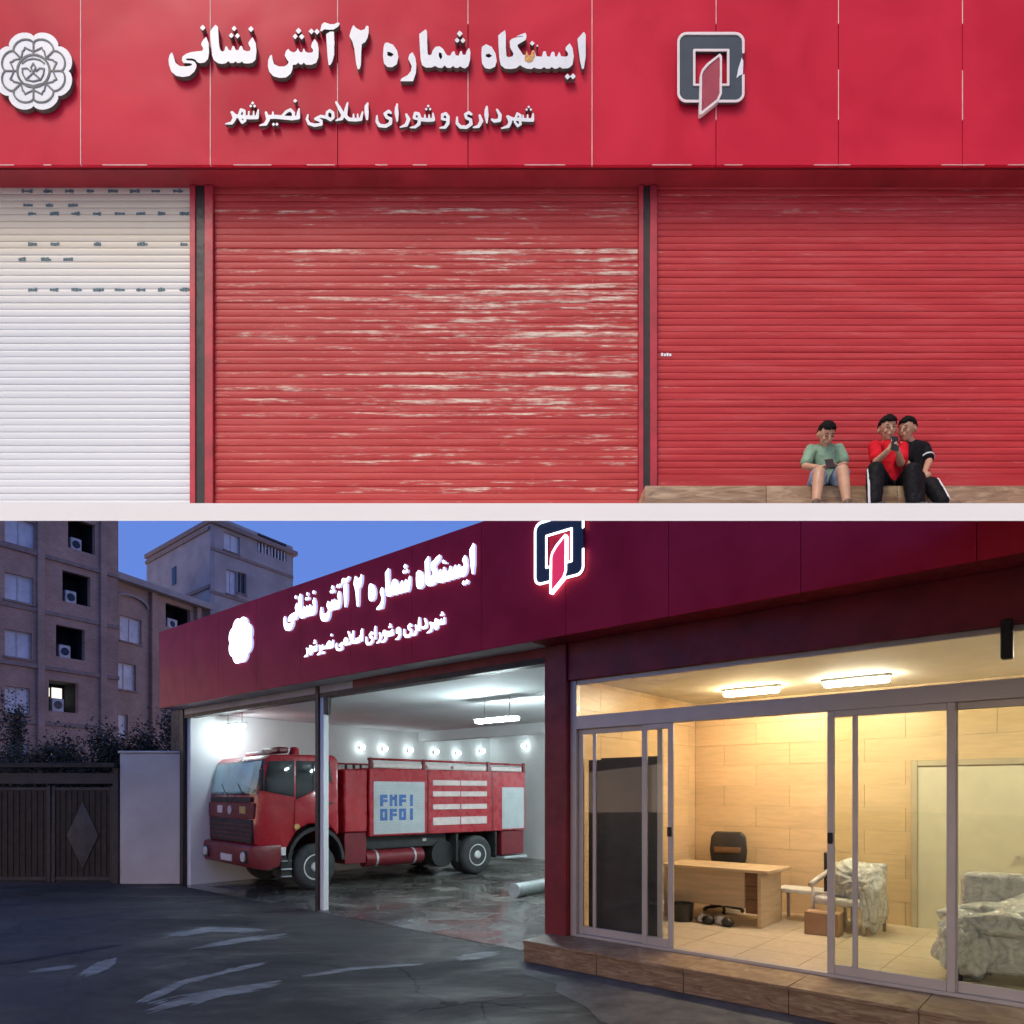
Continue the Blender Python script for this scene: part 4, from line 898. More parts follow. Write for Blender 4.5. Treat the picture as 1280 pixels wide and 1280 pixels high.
# body
bd = MB().box(1.62, 7.68, 0, W3, 1.36, 3.32, .025).build('body', MAT['truck_red'], tk, auto=40)
tb('pump_locker', MAT['truck_red'], .86, 1.60, .05, W3 - .05, 1.5, 3.28, bev=.04)
tb('locker_base', MAT['truck_dark'], .90, 1.58, .10, W3 - .1, .62, 1.49)
def locker(x0, x1, z0, z1):
    f_ = MB().box(x0, x1, -.012, .02, z0, z1, .006).build('locker_shutter', MAT['silver'], bd, auto=40)
    n = int((z1 - z0 - .1) / .085)
    for i in range(n):
        z = z0 + .05 + i * (z1 - z0 - .1) / n
        MB().box(x0 + .06, x1 - .06, -.022, -.0125, z + .006, z + (z1 - z0 - .1) / n - .006, .003).build('slat', MAT['silver'], f_, auto=40)
    return f_
l1 = locker(1.76, 3.52, 1.42, 2.94); locker(6.62, 7.60, 1.42, 2.80)
mk = MB()
def seg(x, z, pat):
    for (a, b_, c, d) in pat: mk.box(x + a, x + b_, -.030, -.0245, z + c, z + d)
UP = [(0, .24, .24, .34), (0, .10, 0, .24), (.10, .24, .12, .20)]; OO = [(0, .24, .25, .34), (0, .09, .09, .25), (.15, .24, .09, .25), (0, .24, 0, .09)]; NN = [(0, .09, 0, .34), (.16, .25, 0, .34), (.09, .16, .18, .28)]; II = [(.06, .16, 0, .34)]
for r_, row in enumerate(((UP, NN, UP, II), (OO, UP, OO, II))):
    for c_, p in enumerate(row): seg(1.96 + c_ * .32, 2.22 - r_ * .41, p)
mk.build('blue_marking', MAT['blue_print'], l1)
for z, h in ((2.84, .16), (2.50, .16), (2.10, .16), (1.62, .24)):
    MB().box(3.82, 4.86, -.02, .01, z, z + h, .006).build('white_strip', MAT['stripe'], bd, auto=40)
    MB().box(4.90, 5.96, -.02, .01, z, z + h, .006).build('white_strip', MAT['stripe'], bd, auto=40)
for x in (3.62, 6.18): MB().box(x, x + .06, -.01, .01, 1.4, 3.3, .004).build('trim_strip', MAT['truck_dark'], bd, auto=40)
for a, b_ in ((1.75, 3.42), (3.62, 4.5), (4.6, 5.95), (6.15, 7.5)):
    MB().box(a, b_, -.01, .05, 3.34, 3.47, .008).build('roof_band', MAT['stripe'], bd, auto=40)
for x in (1.64, 3.46, 6.0, 7.58): MB().box(x, x + .1, .0, .1, 3.30, 3.62, .01).build('rail_post', MAT['truck_dark'], bd, auto=40)
MB().tube([(1.6, .05, 3.58), (4.5, .05, 3.58), (7.65, .05, 3.56)], .035).build('roof_rail', MAT['truck_red'], bd, smooth=True)
MB().tube([(1.6, W3 - .05, 3.58), (7.65, W3 - .05, 3.56)], .035).build('roof_rail', MAT['truck_red'], bd, smooth=True)
mon = tb('water_monitor', MAT['truck_dark'], 1.0, 1.35, 1.3, 1.7, 3.28, 3.45); MB().cyl((1.2, 1.5, 3.45), (.7, 1.5, 3.62), .07, .05).build('barrel', MAT['chrome'], mon, auto=40)
for x in (.95, 1.2, 1.42): MB().cyl((x, .12, 3.28), (x, .12, 3.42), .04).build('valve', MAT['chassis'], tk, auto=40)
tb('chassis_rail', MAT['chassis'], -1.2, 7.6, .95, 1.15, .75, 1.02); tb('chassis_rail', MAT['chassis'], -1.2, 7.6, 2.05, 2.25, .75, 1.02)
tb('under_box', MAT['chassis'], 1.62, 4.5, .25, W3 - .25, .98, 1.35)
MB().cyl((1.58, .28, .72), (3.55, .28, .72), .24, n=20).build('air_tank', MAT['truck_dark'], tk, auto=40)
for x in (1.9, 3.2): MB().cyl((x, .28, .72), (x + .06, .28, .72), .25, n=20).build('tank_band', MAT['silver'], tk, auto=40)
MB().cyl((3.62, .30, 1.18), (3.75, .30, 1.18), .07).build('valve', MAT['chrome'], tk, auto=40)
tb('mudguard', MAT['chassis'], 4.72, 4.80, .0, .7, .45, 1.33); tb('mudguard', MAT['chassis'], 6.32, 6.40, .0, .7, .5, 1.33)
tb('rear_box', MAT['truck_dark'], 6.65, 7.65, .05, W3 - .05, .55, 1.34); tb('rear_step', MAT['silver'], 6.7, 7.75, -.02, W3, .42, .50)
def wheel(x, y, dual=False):
    w = MB().lathe([(.0, .33), (-.005, .50), (.03, .585), (.08, .62), (.27, .62), (.32, .585), (.35, .50), (.34, .33)], (x, y, .62), 'y', 36).build('wheel', MAT['rubber'], tk, auto=35)
    MB().lathe([(.02, .34), (-.01, .35), (-.01, .32), (.06, .28), (.10, .20), (.02, .16), (-.03, .10), (-.03, .01)], (x, y, .62), 'y', 32).build('rim', MAT['chrome'], w, auto=35)
    for k in range(8):
        a = 2 * math.pi * k / 8; c = (x + .23 * math.cos(a), y + .055, .62 + .23 * math.sin(a)); MB().cyl(c, (c[0], c[1] - .05, c[2]), .022, n=6).build('wheel_nut', MAT['chassis'], w)
    if dual: MB().lathe([(.42, .33), (.43, .58), (.47, .62), (.70, .62), (.74, .58), (.75, .33)], (x, y, .62), 'y', 32).build('inner_tyre', MAT['rubber'], w, auto=35)
wheel(0, .02); wheel(5.6, .02, True); wheel(0, W3 - .37); wheel(5.6, W3 - .37)
MB().cyl((0, .3, .62), (0, W3 - .3, .62), .09).build('axle', MAT['chassis'], tk); MB().cyl((5.6, .3, .62), (5.6, W3 - .3, .62), .11).build('axle', MAT['chassis'], tk)
MB().cyl((4.35, .2, .72), (4.35, .7, .72), .42, n=24).build('spare_tank', MAT['chassis'], tk, auto=40)

# ================================================================ YARD WALL, GATE, SHRUBS
GY = 20.3
gx = lambda x: (x - 640) / FPX * GY
gzz = lambda y: CAM_H + (HOR - y) / FPX * GY
MAT['yard_wall'] = S('stained_grey_render', (.56, .54, .51), .85, var=.14, vs=.9, bmp=.1, bs=12)
yw = empty('yard_wall', (gx(195), GY, 0), 0, 'grey rendered yard wall between the dark gate and the truck bay', 'wall')
MB().box(gx(153) - gx(195), gx(237) - gx(195), -.14, .14, 0, gzz(942), .02).build('wall_panel', MAT['yard_wall'], yw, auto=40)
MB().box(gx(151) - gx(195), gx(237.6) - gx(195), -.18, .18, gzz(942) + .002, gzz(939), .02).build('coping', MAT['yard_wall'], yw, auto=40)
nb('recess_shade_panel', MAT['chassis'], -7.55, -6.83, -.02, .12, 3.7, 5.0)  # dark sheet paints in the shaded recess below the fascia end
MAT['gate'] = S('dark_brown_gate_sheet', (.012, .010, .010), .55, var=.4, vs=2)
MAT['gate_frame'] = S('dark_grey_gate_tube', (.04, .037, .036), .55, var=.3)
MAT['gate_light'] = S('worn_grey_gate_paint', (.06, .057, .055), .6, var=.4, vs=3)
gt = empty('yard_gate', (gx(85), GY, 0), 0, 'dark sheet metal yard gate with a paler diamond on one leaf', 'gate')
gl = lambda x: gx(x) - gx(85)
def gate_leaf(x0, x1, yt, diamond):
    f_ = MB().box(gl(x0), gl(x1), -.02, .02, .06, gzz(yt), .004).build('leaf', MAT['gate'], gt, auto=40)
    for a in (x0, x1): MB().box(gl(a) - .05, gl(a) + .05, -.05, .05, .04, gzz(yt) + .04, .008).build('stile', MAT['gate_frame'], f_, auto=40)
    for z in (.10, gzz(yt) - .1): MB().box(gl(x0) + .051, gl(x1) - .051, -.045, .045, z, z + .10, .008).build('rail', MAT['gate_frame'], f_, auto=40)
    if diamond:
        cxx = gl((x0 + x1) / 2); cz = gzz(1044); MB().prism([(cxx - .46, cz), (cxx, cz + .98), (cxx + .46, cz), (cxx, cz - .98)], 'y', -.05, -.021, .01).build('diamond', MAT['gate_light'], f_, auto=40)
    n = max(2, int((gl(x1) - gl(x0)) / .16))
    for i in range(1, n):
        x = gl(x0) + (gl(x1) - gl(x0)) * i / n; MB().cyl((x, -.032, .21), (x, -.032, gzz(yt) - .11), .010, n=6).build('bar', MAT['gate'], f_)
gate_leaf(68, 141, 984, True); gate_leaf(-20, 62, 984, False); gate_leaf(-110, -24, 984, True)
MB().box(gl(-120), gl(146), -.08, .08, gzz(980), gzz(966), .01).build('top_beam', MAT['gate_frame'], gt, auto=40)
MB().box(gl(-120), gl(150), -.30, .30, gzz(960), gzz(954), .01).build('canopy_sheet', MAT['gate'], gt, auto=40)
MB().box(gl(143), gl(150), -.10, .10, 0, gzz(954), .01).build('gate_post', MAT['gate_frame'], gt, auto=40)
MAT['leaf_dark'] = S('dusty_dark_leaf', (.030, .036, .022), .6, var=.6, vs=2.5, kind='world')
MAT['leaf_mid'] = S('olive_leaf', (.055, .058, .034), .6, var=.5, vs=2.5, kind='world')
MAT['bark'] = S('grey_brown_bark', (.06, .048, .036), .85, var=.4, bmp=.4)
def shrub(name, base, h, rx, ry, n, label, group, seed, mat, leaf=.085, lean=0):
    rng = random.Random(seed); o = empty(name, base, 0, label, 'shrub', group)
    mb = MB(); tips = []
    for k in range(7):
        a = rng.uniform(0, 6.28); q = rng.uniform(.3, .95)
        tip = Vector((math.cos(a) * rx * q + lean, math.sin(a) * ry * q, h * rng.uniform(.65, .95)))
        mid = Vector((tip.x * .35, tip.y * .35, tip.z * .5)); mb.tube([(0, 0, 0), mid, tip], [.06, .04, .012], 6); tips.append(tip); tips.append(mid + (tip - mid) * .5)
    mb.build('stems', MAT['bark'], o, smooth=True)
    V, F = [], []
    cl = [Vector((rng.gauss(0, .42) * rx + lean, rng.gauss(0, .42) * ry, h * rng.uniform(.40, .97))) for _ in range(34)] + tips
    for i in range(n):
        c = rng.choice(cl); p = c + Vector((rng.gauss(0, .15) * rx, rng.gauss(0, .15) * ry, rng.gauss(0, .065) * h))
        if p.z < .1: continue
        d = Vector((rng.uniform(-1, 1), rng.uniform(-1, 1), rng.uniform(-.6, .9))).normalized(); w = d.cross(Vector((rng.uniform(-1, 1), rng.uniform(-1, 1), rng.uniform(-1, 1)))).normalized()
        s = leaf * rng.uniform(.6, 1.4); b0 = len(V); V += [p, p + d * s * .5 + w * s * .28, p + d * s, p + d * s * .5 - w * s * .28]; F.append((b0, b0 + 1, b0 + 2, b0 + 3))
    me = bpy.data.meshes.new('crown'); me.from_pydata(V, [], F); link('crown', me, mat, o)
shrub('shrub', (-12.6, 22.0, 0), 4.5, 1.5, .9, 20800, 'dark dense shrub rising behind the grey yard wall', None, 1, MAT['leaf_dark'])
shrub('shrub', (-10.3, 22.6, 0), 5.3, 1.4, .9, 16800, 'taller loose shrub against the end of the red fascia', None, 2, MAT['leaf_dark'])
shrub('shrub', (-14.9, 22.4, 0), 3.9, 1.5, .9, 16800, 'low olive shrub above the yard gate canopy', None, 3, MAT['leaf_mid'])
shrub('shrub', (-16.6, 23.2, 0), 5.6, .7, .6, 6400, 'thin shrub at the far end of the gate before the brick flats', None, 4, MAT['leaf_dark'])

# ================================================================ BLOCKS OF FLATS
MAT['brick'] = None
def brick_mat(name, c1, c2, mortar, sc):
    m, nt, b = nodes(name); tc = coord(nt, 'obj')
    sp = nt.nodes.new('ShaderNodeSeparateXYZ'); nt.links.new(tc, sp.inputs[0]); cb = nt.nodes.new('ShaderNodeCombineXYZ')
    nt.links.new(sp.outputs['X'], cb.inputs[0]); nt.links.new(sp.outputs['Z'], cb.inputs[1])
    br = nt.nodes.new('ShaderNodeTexBrick'); br.inputs['Scale'].default_value = sc; br.inputs['Color1'].default_value = (*c1, 1); br.inputs['Color2'].default_value = (*c2, 1); br.inputs['Mortar'].default_value = (*mortar, 1); br.inputs['Mortar Size'].default_value = .025
    nt.links.new(cb.outputs[0], br.inputs['Vector'])
    n = ramp(nt, noise(nt, tc, .35, 6, .65), [(.3, .72), (.7, 1.2)])
    nt.links.new(mixc(nt, 1.0, br.outputs['Color'], n, 'MULTIPLY'), b.inputs['Base Color']); b.inputs['Roughness'].default_value = .85; return m
MAT['brick'] = brick_mat('pinkish_brown_brick', (.44, .265, .195), (.37, .215, .16), (.40, .31, .26), 1.6)
MAT['brick2'] = brick_mat('greyed_brown_brick', (.42, .265, .205), (.35, .225, .175), (.38, .31, .26), 1.6)
MAT['render'] = S('grey_cement_render', (.36, .325, .32), .9, var=.22, vs=.4)
MAT['band'] = S('brown_concrete_band', (.26, .19, .165), .85, var=.2)
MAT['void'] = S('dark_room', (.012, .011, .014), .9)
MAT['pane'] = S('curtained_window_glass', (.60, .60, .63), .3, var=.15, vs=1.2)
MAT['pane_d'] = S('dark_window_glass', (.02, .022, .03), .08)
MAT['wframe'] = S('white_window_frame', (.50, .49, .50), .5)
MAT['lit_window'] = EM('lit_room', (1, .93, .82), 1.2)
def facade(parent, W, Hh, rects, mat, th=.35):
    """wall with real openings; local x along the wall, z up, outside is -y"""
    bm = bmesh.new()
    xs = sorted({0, W} | {r[0] for r in rects} | {r[1] for r in rects}); zs = sorted({0, Hh} | {r[2] for r in rects} | {r[3] for r in rects})
    inside = lambda x, z: any(r[0] < x < r[1] and r[2] < z < r[3] for r in rects)
    def q(*p): bm.faces.new([bm.verts.new(v) for v in p])
    for x0, x1 in zip(xs, xs[1:]):
        for z0, z1 in zip(zs, zs[1:]):
            if not inside((x0 + x1) / 2, (z0 + z1) / 2): q((x0, 0, z0), (x1, 0, z0), (x1, 0, z1), (x0, 0, z1))
    for a, b_, c, d in rects:
        q((a, 0, c), (a, 0, d), (a, th, d), (a, th, c)); q((b_, 0, c), (b_, th, c), (b_, th, d), (b_, 0, d))
        q((a, 0, c), (a, th, c), (b_, th, c), (b_, 0, c)); q((a, 0, d), (b_, 0, d), (b_, th, d), (a, th, d))
    me = bpy.data.meshes.new('wall'); bm.to_mesh(me); bm.free(); return link('wall', me, mat, parent)
def window(parent, r, kind, th=.35):
    a, b_, c, d = r; dep = th - .1
    pm = {'c': MAT['pane'], 'd': MAT['pane_d'], 'l': MAT['lit_window']}[kind]
    w = MB().box(a, b_, dep, dep + .02, c, d).build('window', pm, parent)
    mb = MB()
    for q in ((a, a + .09, c, d), (b_ - .09, b_, c, d), (a + .09, b_ - .09, c, c + .09), (a + .09, b_ - .09, d - .09, d), ((a + b_) / 2 - .04, (a + b_) / 2 + .04, c + .09, d - .09)): mb.box(q[0], q[1], dep - .05, dep - .001, q[2], q[3])
    mb.build('frame', MAT['wframe'] if kind != 'd' else MAT['band'], w)
    MB().box(a - .1, b_ + .1, -.12, .0, c - .14, c - .002, .01).build('sill', MAT['band'], w, auto=40)
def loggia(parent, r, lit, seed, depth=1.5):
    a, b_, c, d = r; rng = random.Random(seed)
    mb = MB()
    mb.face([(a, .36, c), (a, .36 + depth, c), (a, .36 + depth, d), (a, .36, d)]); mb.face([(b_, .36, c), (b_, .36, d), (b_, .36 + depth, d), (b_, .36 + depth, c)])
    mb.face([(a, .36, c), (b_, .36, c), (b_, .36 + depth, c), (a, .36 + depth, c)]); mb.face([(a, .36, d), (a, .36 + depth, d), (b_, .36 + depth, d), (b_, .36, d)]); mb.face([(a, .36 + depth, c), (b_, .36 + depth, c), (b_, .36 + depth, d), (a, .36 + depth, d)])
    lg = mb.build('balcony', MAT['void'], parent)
    W = b_ - a
    u = MB().box(a + W * .22, a + W * .62, .42, .75, c + .01, c + .95, .04); u.build('air_cooler', MAT['wframe'], lg, auto=40)
    MB().cyl((a + W * .42, .42, c + .5), (a + W * .42, .405, c + .5), .28, n=18).build('cooler_grille', MAT['pane_d'], lg)
    if lit:
        MB().box(a + W * .58, a + W * .92, .36 + depth - .06, .36 + depth - .01, c + .5, d - .25).build('lit_window', MAT['lit_window'], lg)
        MB().box(a + W * .08, a + W * .5, .36 + depth - .06, .36 + depth - .01, c + 1.2, d - .3).build('lit_window', MAT['lit_window'], lg)
class Plane:
    """vertical wall through pixel column px0 at depth Y0, running in direction d (world xy)"""
    def __init__(s, px0, Y0, d):
        L = math.hypot(*d); s.d = (d[0] / L, d[1] / L); s.o = ((px0 - 640) / FPX * Y0, Y0); s.a = math.atan2(s.d[1], s.d[0])
    def w(s, px):
        k = (px - 640) / FPX; return (k * s.o[1] - s.o[0]) / (s.d[0] - k * s.d[1])
    def z(s, px, py): return CAM_H + (HOR - py) / FPX * (s.o[1] + s.d[1] * s.w(px))
    def rect(s, x0, x1, y0, y1): xm = (x0 + x1) / 2; return (s.w(x0), s.w(x1), s.z(xm, y1), s.z(xm, y0))
# left block
A = Plane(-60, 43.0, (.49, .872))
fa = empty('apartment_block', (A.o[0], A.o[1], 0), A.a, 'tall pinkish brick flats with a column of dark balconies beyond the gate', 'building')
WA = A.w(147); HA = 24.5
rA = []
for i, (yt, yb) in enumerate(((589, 630), (651, 689), (717, 755), (784, 823), (852, 890), (935, 972))): rA.append((A.rect([88, 85, 78, 70, 61, 50][i], [122, 119, 113, 106, 98, 86][i], yt, yb)))
log = [r for r in rA if r[3] < HA]
z_st = (A.z(95, 717) - A.z(95, 784))
wins = []
for k in range(-2, 5):
    zc = A.z(32, 717) - k * z_st * .98 - .2
    if zc - 1.9 > .5 and zc < HA - .5: wins.append((A.w(6), A.w(42) - .1 * k, zc - 1.75, zc))
wins2 = [(a - 6.0, b_ - 6.0, c, d) for a, b_, c, d in wins if a - 6.0 > .3]
facade(fa, WA, HA, log + wins + wins2, MAT['brick'])
for i, r in enumerate(log): loggia(fa, r, i in (3, 4), i)
for i, r in enumerate(wins): window(fa, r, 'c')
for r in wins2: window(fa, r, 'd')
for k in range(0, 7):
    zb = log[2][2] - 1.05 + (2 - k) * z_st if len(log) > 2 else k * 4
    if .5 < zb < HA - .4: MB().box(0, WA + .06, -.10 if k % 2 else -.16, -.002, zb, zb + .28, .02).build('floor_band', MAT['band'], fa, auto=40)
for px in (50, 128): MB().box(A.w(px) - .22, A.w(px) + .22, -.22, -.003, 0, HA, .03).build('pilaster', MAT['brick2'], fa, auto=40)
MB().box(-.2, WA + .3, -.5, 9, HA, HA + .5, .03).build('parapet', MAT['band'], fa, auto=40)
MB().box(WA - .02, WA + .05, .0, 9, 0, HA, 0).build('side_wall', MAT['brick2'], fa)
MB().box(0, WA - .03, 8.6, 9, 0, HA).build('rear_wall', MAT['brick2'], fa)
# middle block
B_ = Plane(128, 56.0, (.33, .944))
fb = empty('apartment_block', (B_.o[0], B_.o[1], 0), B_.a, 'lower brown brick flats with flat eaves between the tall flats and the fascia', 'building')
WB = B_.w(252); HB = B_.z(180, 738)
rB = [B_.rect(150, 177, 772, 803), B_.rect(143, 170, 829, 862), B_.rect(136, 160, 892, 922)]
rD = [B_.rect(207, 238, 758, 787)]
facade(fb, WB, HB, rB + rD, MAT['brick2'])
for r in rB: window(fb, r, 'c')
for r in rD: loggia(fb, r, False, 9)
MB().box(-.4, WB + .6, -.9, 10, HB, HB + .55, .03).build('eaves', MAT['render'], fb, auto=40)
for px in (134, 190, 246): MB().box(B_.w(px) - .3, B_.w(px) + .3, -.35, -.003, 0, HB - .01, .04).build('pilaster', MAT['brick'], fb, auto=40)
AC, AR = (B_.w(140) + B_.w(184)) / 2, (B_.w(184) - B_.w(140)) / 2
MB().prism([(AC + AR * math.cos(math.pi * k / 10), HB - 1.6 + .9 * math.sin(math.pi * k / 10)) for k in range(11)] + [(AC + AR * .93 * math.cos(math.pi * k / 10), HB - 1.6 + .68 * math.sin(math.pi * k / 10)) for k in range(10, -1, -1)], 'y', -.25, -.004).build('arch_moulding', MAT['render'], fb, auto=40)
MB().box(WB - .02, WB + .04, 0, 10, 0, HB).build('side_wall', MAT['brick2'], fb)
MB().box(2.0, 4.6, 3, 6, HB + .56, HB + 1.6, .03).build('roof_hut', MAT['render'], fb, auto=40)
# tower behind
C1 = Plane(263, 66.0, (.48, .877))
C2 = Plane(263, 66.0, (-.743, .669))
HC = C1.z(266, 655)
fc = empty('apartment_block', (C1.o[0], C1.o[1], 0), C1.a, 'grey tower flats with a roof terrace seen over the fascia', 'building')
WC = C1.w(366)
rC = [C1.rect(283, 296, 713, 743), C1.rect(297, 308, 716, 742), C1.rect(280, 300, 668, 690), C1.rect(322, 358, 673, 696)]
facade(fc, WC, HC, rC, MAT['render'])
window(fc, rC[0], 'c'); window(fc, rC[1], 'd'); window(fc, rC[2], 'c'); loggia(fc, rC[3], False, 5)
a, b_, c, d = rC[3]
for k in range(9): MB().box(a + (b_ - a) * k / 9 + .05, a + (b_ - a) * k / 9 + .25, -.05, .05, c - .02, c + .9 + .25 * (k % 3), .02).build('baluster', MAT['wframe'], fc, auto=40)
for z in (C1.z(300, 700), C1.z(300, 752)): MB().box(0, WC, -.12, -.003, z, z + .3, .02).build('floor_band', MAT['band'], fc, auto=40)
_e = (math.cos(C2.a - C1.a) * C2.w(183), math.sin(C2.a - C1.a) * C2.w(183)); MB().prism([(-.25, -.4), (WC + .35, -.4), (WC + .35 + _e[0], _e[1]), (_e[0] - .25, _e[1])], 'z', HC, HC + .45, .03).build('roof_edge', MAT['band'], fc, auto=40)
MB().box(WC - .05, WC + .03, 0, 14, 0, HC).build('side_wall', MAT['render'], fc)
wl = C2.w(183)
side_ = empty('tower_side', (0, 0, 0)); bpy.data.objects.remove(side_)
sw = MB().prism([(0, 0), (wl, 0), (wl, HC - .02), (0, HC - .02)], 'y', -.4, -.02).build('side_wall', MAT['render'], fc)
sw.rotation_euler = (0, 0, C2.a - C1.a)
for z in (C1.z(263, 735), HC - .6): MB().box(0.1, wl, .0, .16, z, z + .35, .02).build('floor_band', MAT['band'], sw, auto=40)
MB().box(wl * .50, wl * .56, .0, .05, HC - 4.2, HC - 2.4).build('vent_window', MAT['pane_d'], sw)

# ================================================================ STREAKS ON THE GROUND
MAT['pale_fleck'] = S('pale_ground_fleck', (.20, .20, .195), .7, var=.5, vs=3, kind='world', sc=(.6, 2, 1))  # pale flat flecks laid along lines on the asphalt
MAT['puddle'] = S('tarry_crack_filler', (.010, .010, .012), .5, var=.1, kind='world')
def gpt(x, y, z): Y = (CAM_H - z) * FPX / (y - HOR); return ((x - 640) / FPX * Y, Y, z)
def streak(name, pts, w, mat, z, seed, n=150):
    """a trail of small flecks, dense along the line and thinning to the sides"""
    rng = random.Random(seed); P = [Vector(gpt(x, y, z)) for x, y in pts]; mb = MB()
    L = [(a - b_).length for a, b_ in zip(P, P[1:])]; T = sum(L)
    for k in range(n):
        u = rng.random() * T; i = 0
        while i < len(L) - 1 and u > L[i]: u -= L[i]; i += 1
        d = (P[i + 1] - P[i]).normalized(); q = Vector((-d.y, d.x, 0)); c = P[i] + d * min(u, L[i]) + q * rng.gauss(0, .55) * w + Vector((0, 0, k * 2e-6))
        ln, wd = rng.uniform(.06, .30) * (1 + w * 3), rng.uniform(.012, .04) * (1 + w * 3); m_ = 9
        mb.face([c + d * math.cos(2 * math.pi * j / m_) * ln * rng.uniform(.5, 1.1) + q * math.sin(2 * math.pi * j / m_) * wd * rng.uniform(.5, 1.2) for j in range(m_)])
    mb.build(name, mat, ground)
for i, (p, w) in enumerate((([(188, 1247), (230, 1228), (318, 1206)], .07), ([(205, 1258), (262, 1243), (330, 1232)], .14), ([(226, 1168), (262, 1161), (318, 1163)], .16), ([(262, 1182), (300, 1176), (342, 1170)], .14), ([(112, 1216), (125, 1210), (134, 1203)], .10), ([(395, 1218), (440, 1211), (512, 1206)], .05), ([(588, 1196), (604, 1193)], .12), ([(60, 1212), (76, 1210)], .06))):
    streak('pale_streak', p, w, MAT['pale_fleck'], .004, i)
streak('tar_line', [(10, 1203), (60, 1195), (140, 1182)], .05, MAT['puddle'], .008, 20)
MAT['apron'] = S('pale_concrete_apron', (.125, .122, .118), .75, var=.35, vs=2.5, kind='world', bmp=.4, bs=60, spec=.3)
mb = MB(); pts = [(17.9, -.84), (17.9, -4.6)]; rng = random.Random(8)
for k in range(30):
    q = k / 29; pts.append((15.5 - 9.1 * q + rng.uniform(-.12, .12), -4.6 + 3.7 * q ** 1.6 + rng.uniform(-.16, .16)))
pts.append((6.4, -.84))
mb.face([(s, t, .006) for s, t in pts][::-1]); ap = mb.build('apron', MAT['apron'], None); ap.location = (P0[0], P0[1], 0); ap.rotation_euler = (0, 0, ANG); tag(ap, kind='structure')

# ================================================================ THE THREE BOYS ON THE LEDGE
MAT['skin'] = S('tan_skin', (.42, .235, .15), .55, var=.1, vs=12, kind='world')
MAT['hair'] = S('black_hair', (.006, .005, .005), .75, var=.4, vs=30, sc=(6, 1, 1), bmp=.5, bs=90, spec=.12)
MAT['eye'] = S('dark_eye', (.02, .014, .012), .2)
MAT['lip'] = S('lip', (.34, .14, .11), .5)
MAT['green_tee'] = S('sage_green_cotton', (.20, .31, .22), .85, var=.15, vs=10, kind='world', bmp=.1, bs=60, spec=.12)
MAT['red_tee'] = S('bright_red_cotton', (.50, .008, .02), .8, var=.15, vs=10, kind='world', spec=.12)
MAT['black_tee'] = S('black_cotton', (.006, .006, .008), .85, var=.3, vs=10, kind='world', spec=.12)
MAT['denim'] = S('pale_blue_denim', (.20, .26, .38), .85, var=.3, vs=22, kind='world', spec=.12)
MAT['track'] = S('black_track_suit', (.005, .005, .007), .7, var=.3, vs=10, kind='world', spec=.12)
MAT['stripe_w'] = S('white_side_stripe', (.50, .51, .55), .7)
MAT['shoe'] = S('dark_trainer', (.02, .02, .024), .6, var=.4)
MAT['sandal'] = S('brown_sandal', (.10, .06, .04), .6)
MAT['phone'] = S('black_phone', (.012, .012, .014), .15)
def limb(mb, pts, rs, u=12):
    pts = [Vector(p) for p in pts]
    for (a, ra), (b_, rb) in zip(zip(pts, rs), list(zip(pts, rs))[1:]): mb.cyl(a, b_, ra, rb, u)
    for p, r in zip(pts, rs): mb.ball(p, r * 1.005, u=u, v=8)
def meld(name, mb, mat, parent, vox=.006, it=5, fold=None):
    """union of the pieces as one continuous skin"""
    me = mb.mesh(name); ob = bpy.data.objects.new(name, me); col.objects.link(ob)
    r = ob.modifiers.new('r', 'REMESH'); r.mode = 'VOXEL'; r.voxel_size = vox
    q = ob.modifiers.new('s', 'SMOOTH'); q.iterations = it; q.factor = .5
    dg = bpy.context.evaluated_depsgraph_get(); m2 = bpy.data.meshes.new_from_object(ob.evaluated_get(dg)); bpy.data.objects.remove(ob)
    m2.name = name
    fold = (.0 if name in ('body', 'shoe') else .0042) if fold is None else fold
    if fold:
        nn = [(v.co.copy(), v.normal.copy()) for v in m2.vertices]
        for v, (c, n_) in zip(m2.vertices, nn):
            q = Vector((c.x * 13 + c.z * 6, c.y * 11, c.z * 11 - c.x * 5)); v.co = c + n_ * fold * (1.2 * (.5 - abs(mnoise.noise(q))) + .8 * mnoise.noise(q * 2.3))
    m2.shade_smooth(); o = link(name, m2, mat); o.parent = parent; o.matrix_parent_inverse = parent.matrix_world.inverted(); return o
def wpart(name, mb, mat, parent, auto=40):
    o = mb.build(name, mat, None, auto=auto); o.parent = parent; o.matrix_parent_inverse = Matrix.Translation(-parent.location); return o
def hand(mb, wrist, fwd, palm, curl=.5, side=1):
    wrist = Vector(wrist); f = Vector(fwd).normalized(); n = Vector(palm); n = (n - f * n.dot(f)).normalized(); x = f.cross(n) * side
    c = wrist + f * .036
    for k in (-1, 0, 1): limb(mb, [wrist + x * .007 * k, c + x * .017 * k + f * .018], [.0145, .0125], 8)
    for k, ln in zip((-1.5, -.5, .5, 1.5), (.045, .053, .050, .040)):
        p = wrist + f * .062 + x * .0125 * k
        a = p + (f * math.cos(curl * .7) + n * math.sin(curl * .7)) * ln * .5; b_ = a + (f * math.cos(curl * 1.9) + n * math.sin(curl * 1.9)) * ln * .5
        limb(mb, [p, a, b_], [.0078, .0073, .0064], 7)
    t0 = wrist + f * .02 + x * -.022; t1 = t0 + f * .022 - x * .016 + n * .008; limb(mb, [t0, t1, t1 + f * .022 + n * .012], [.0105, .0088, .0074], 7)
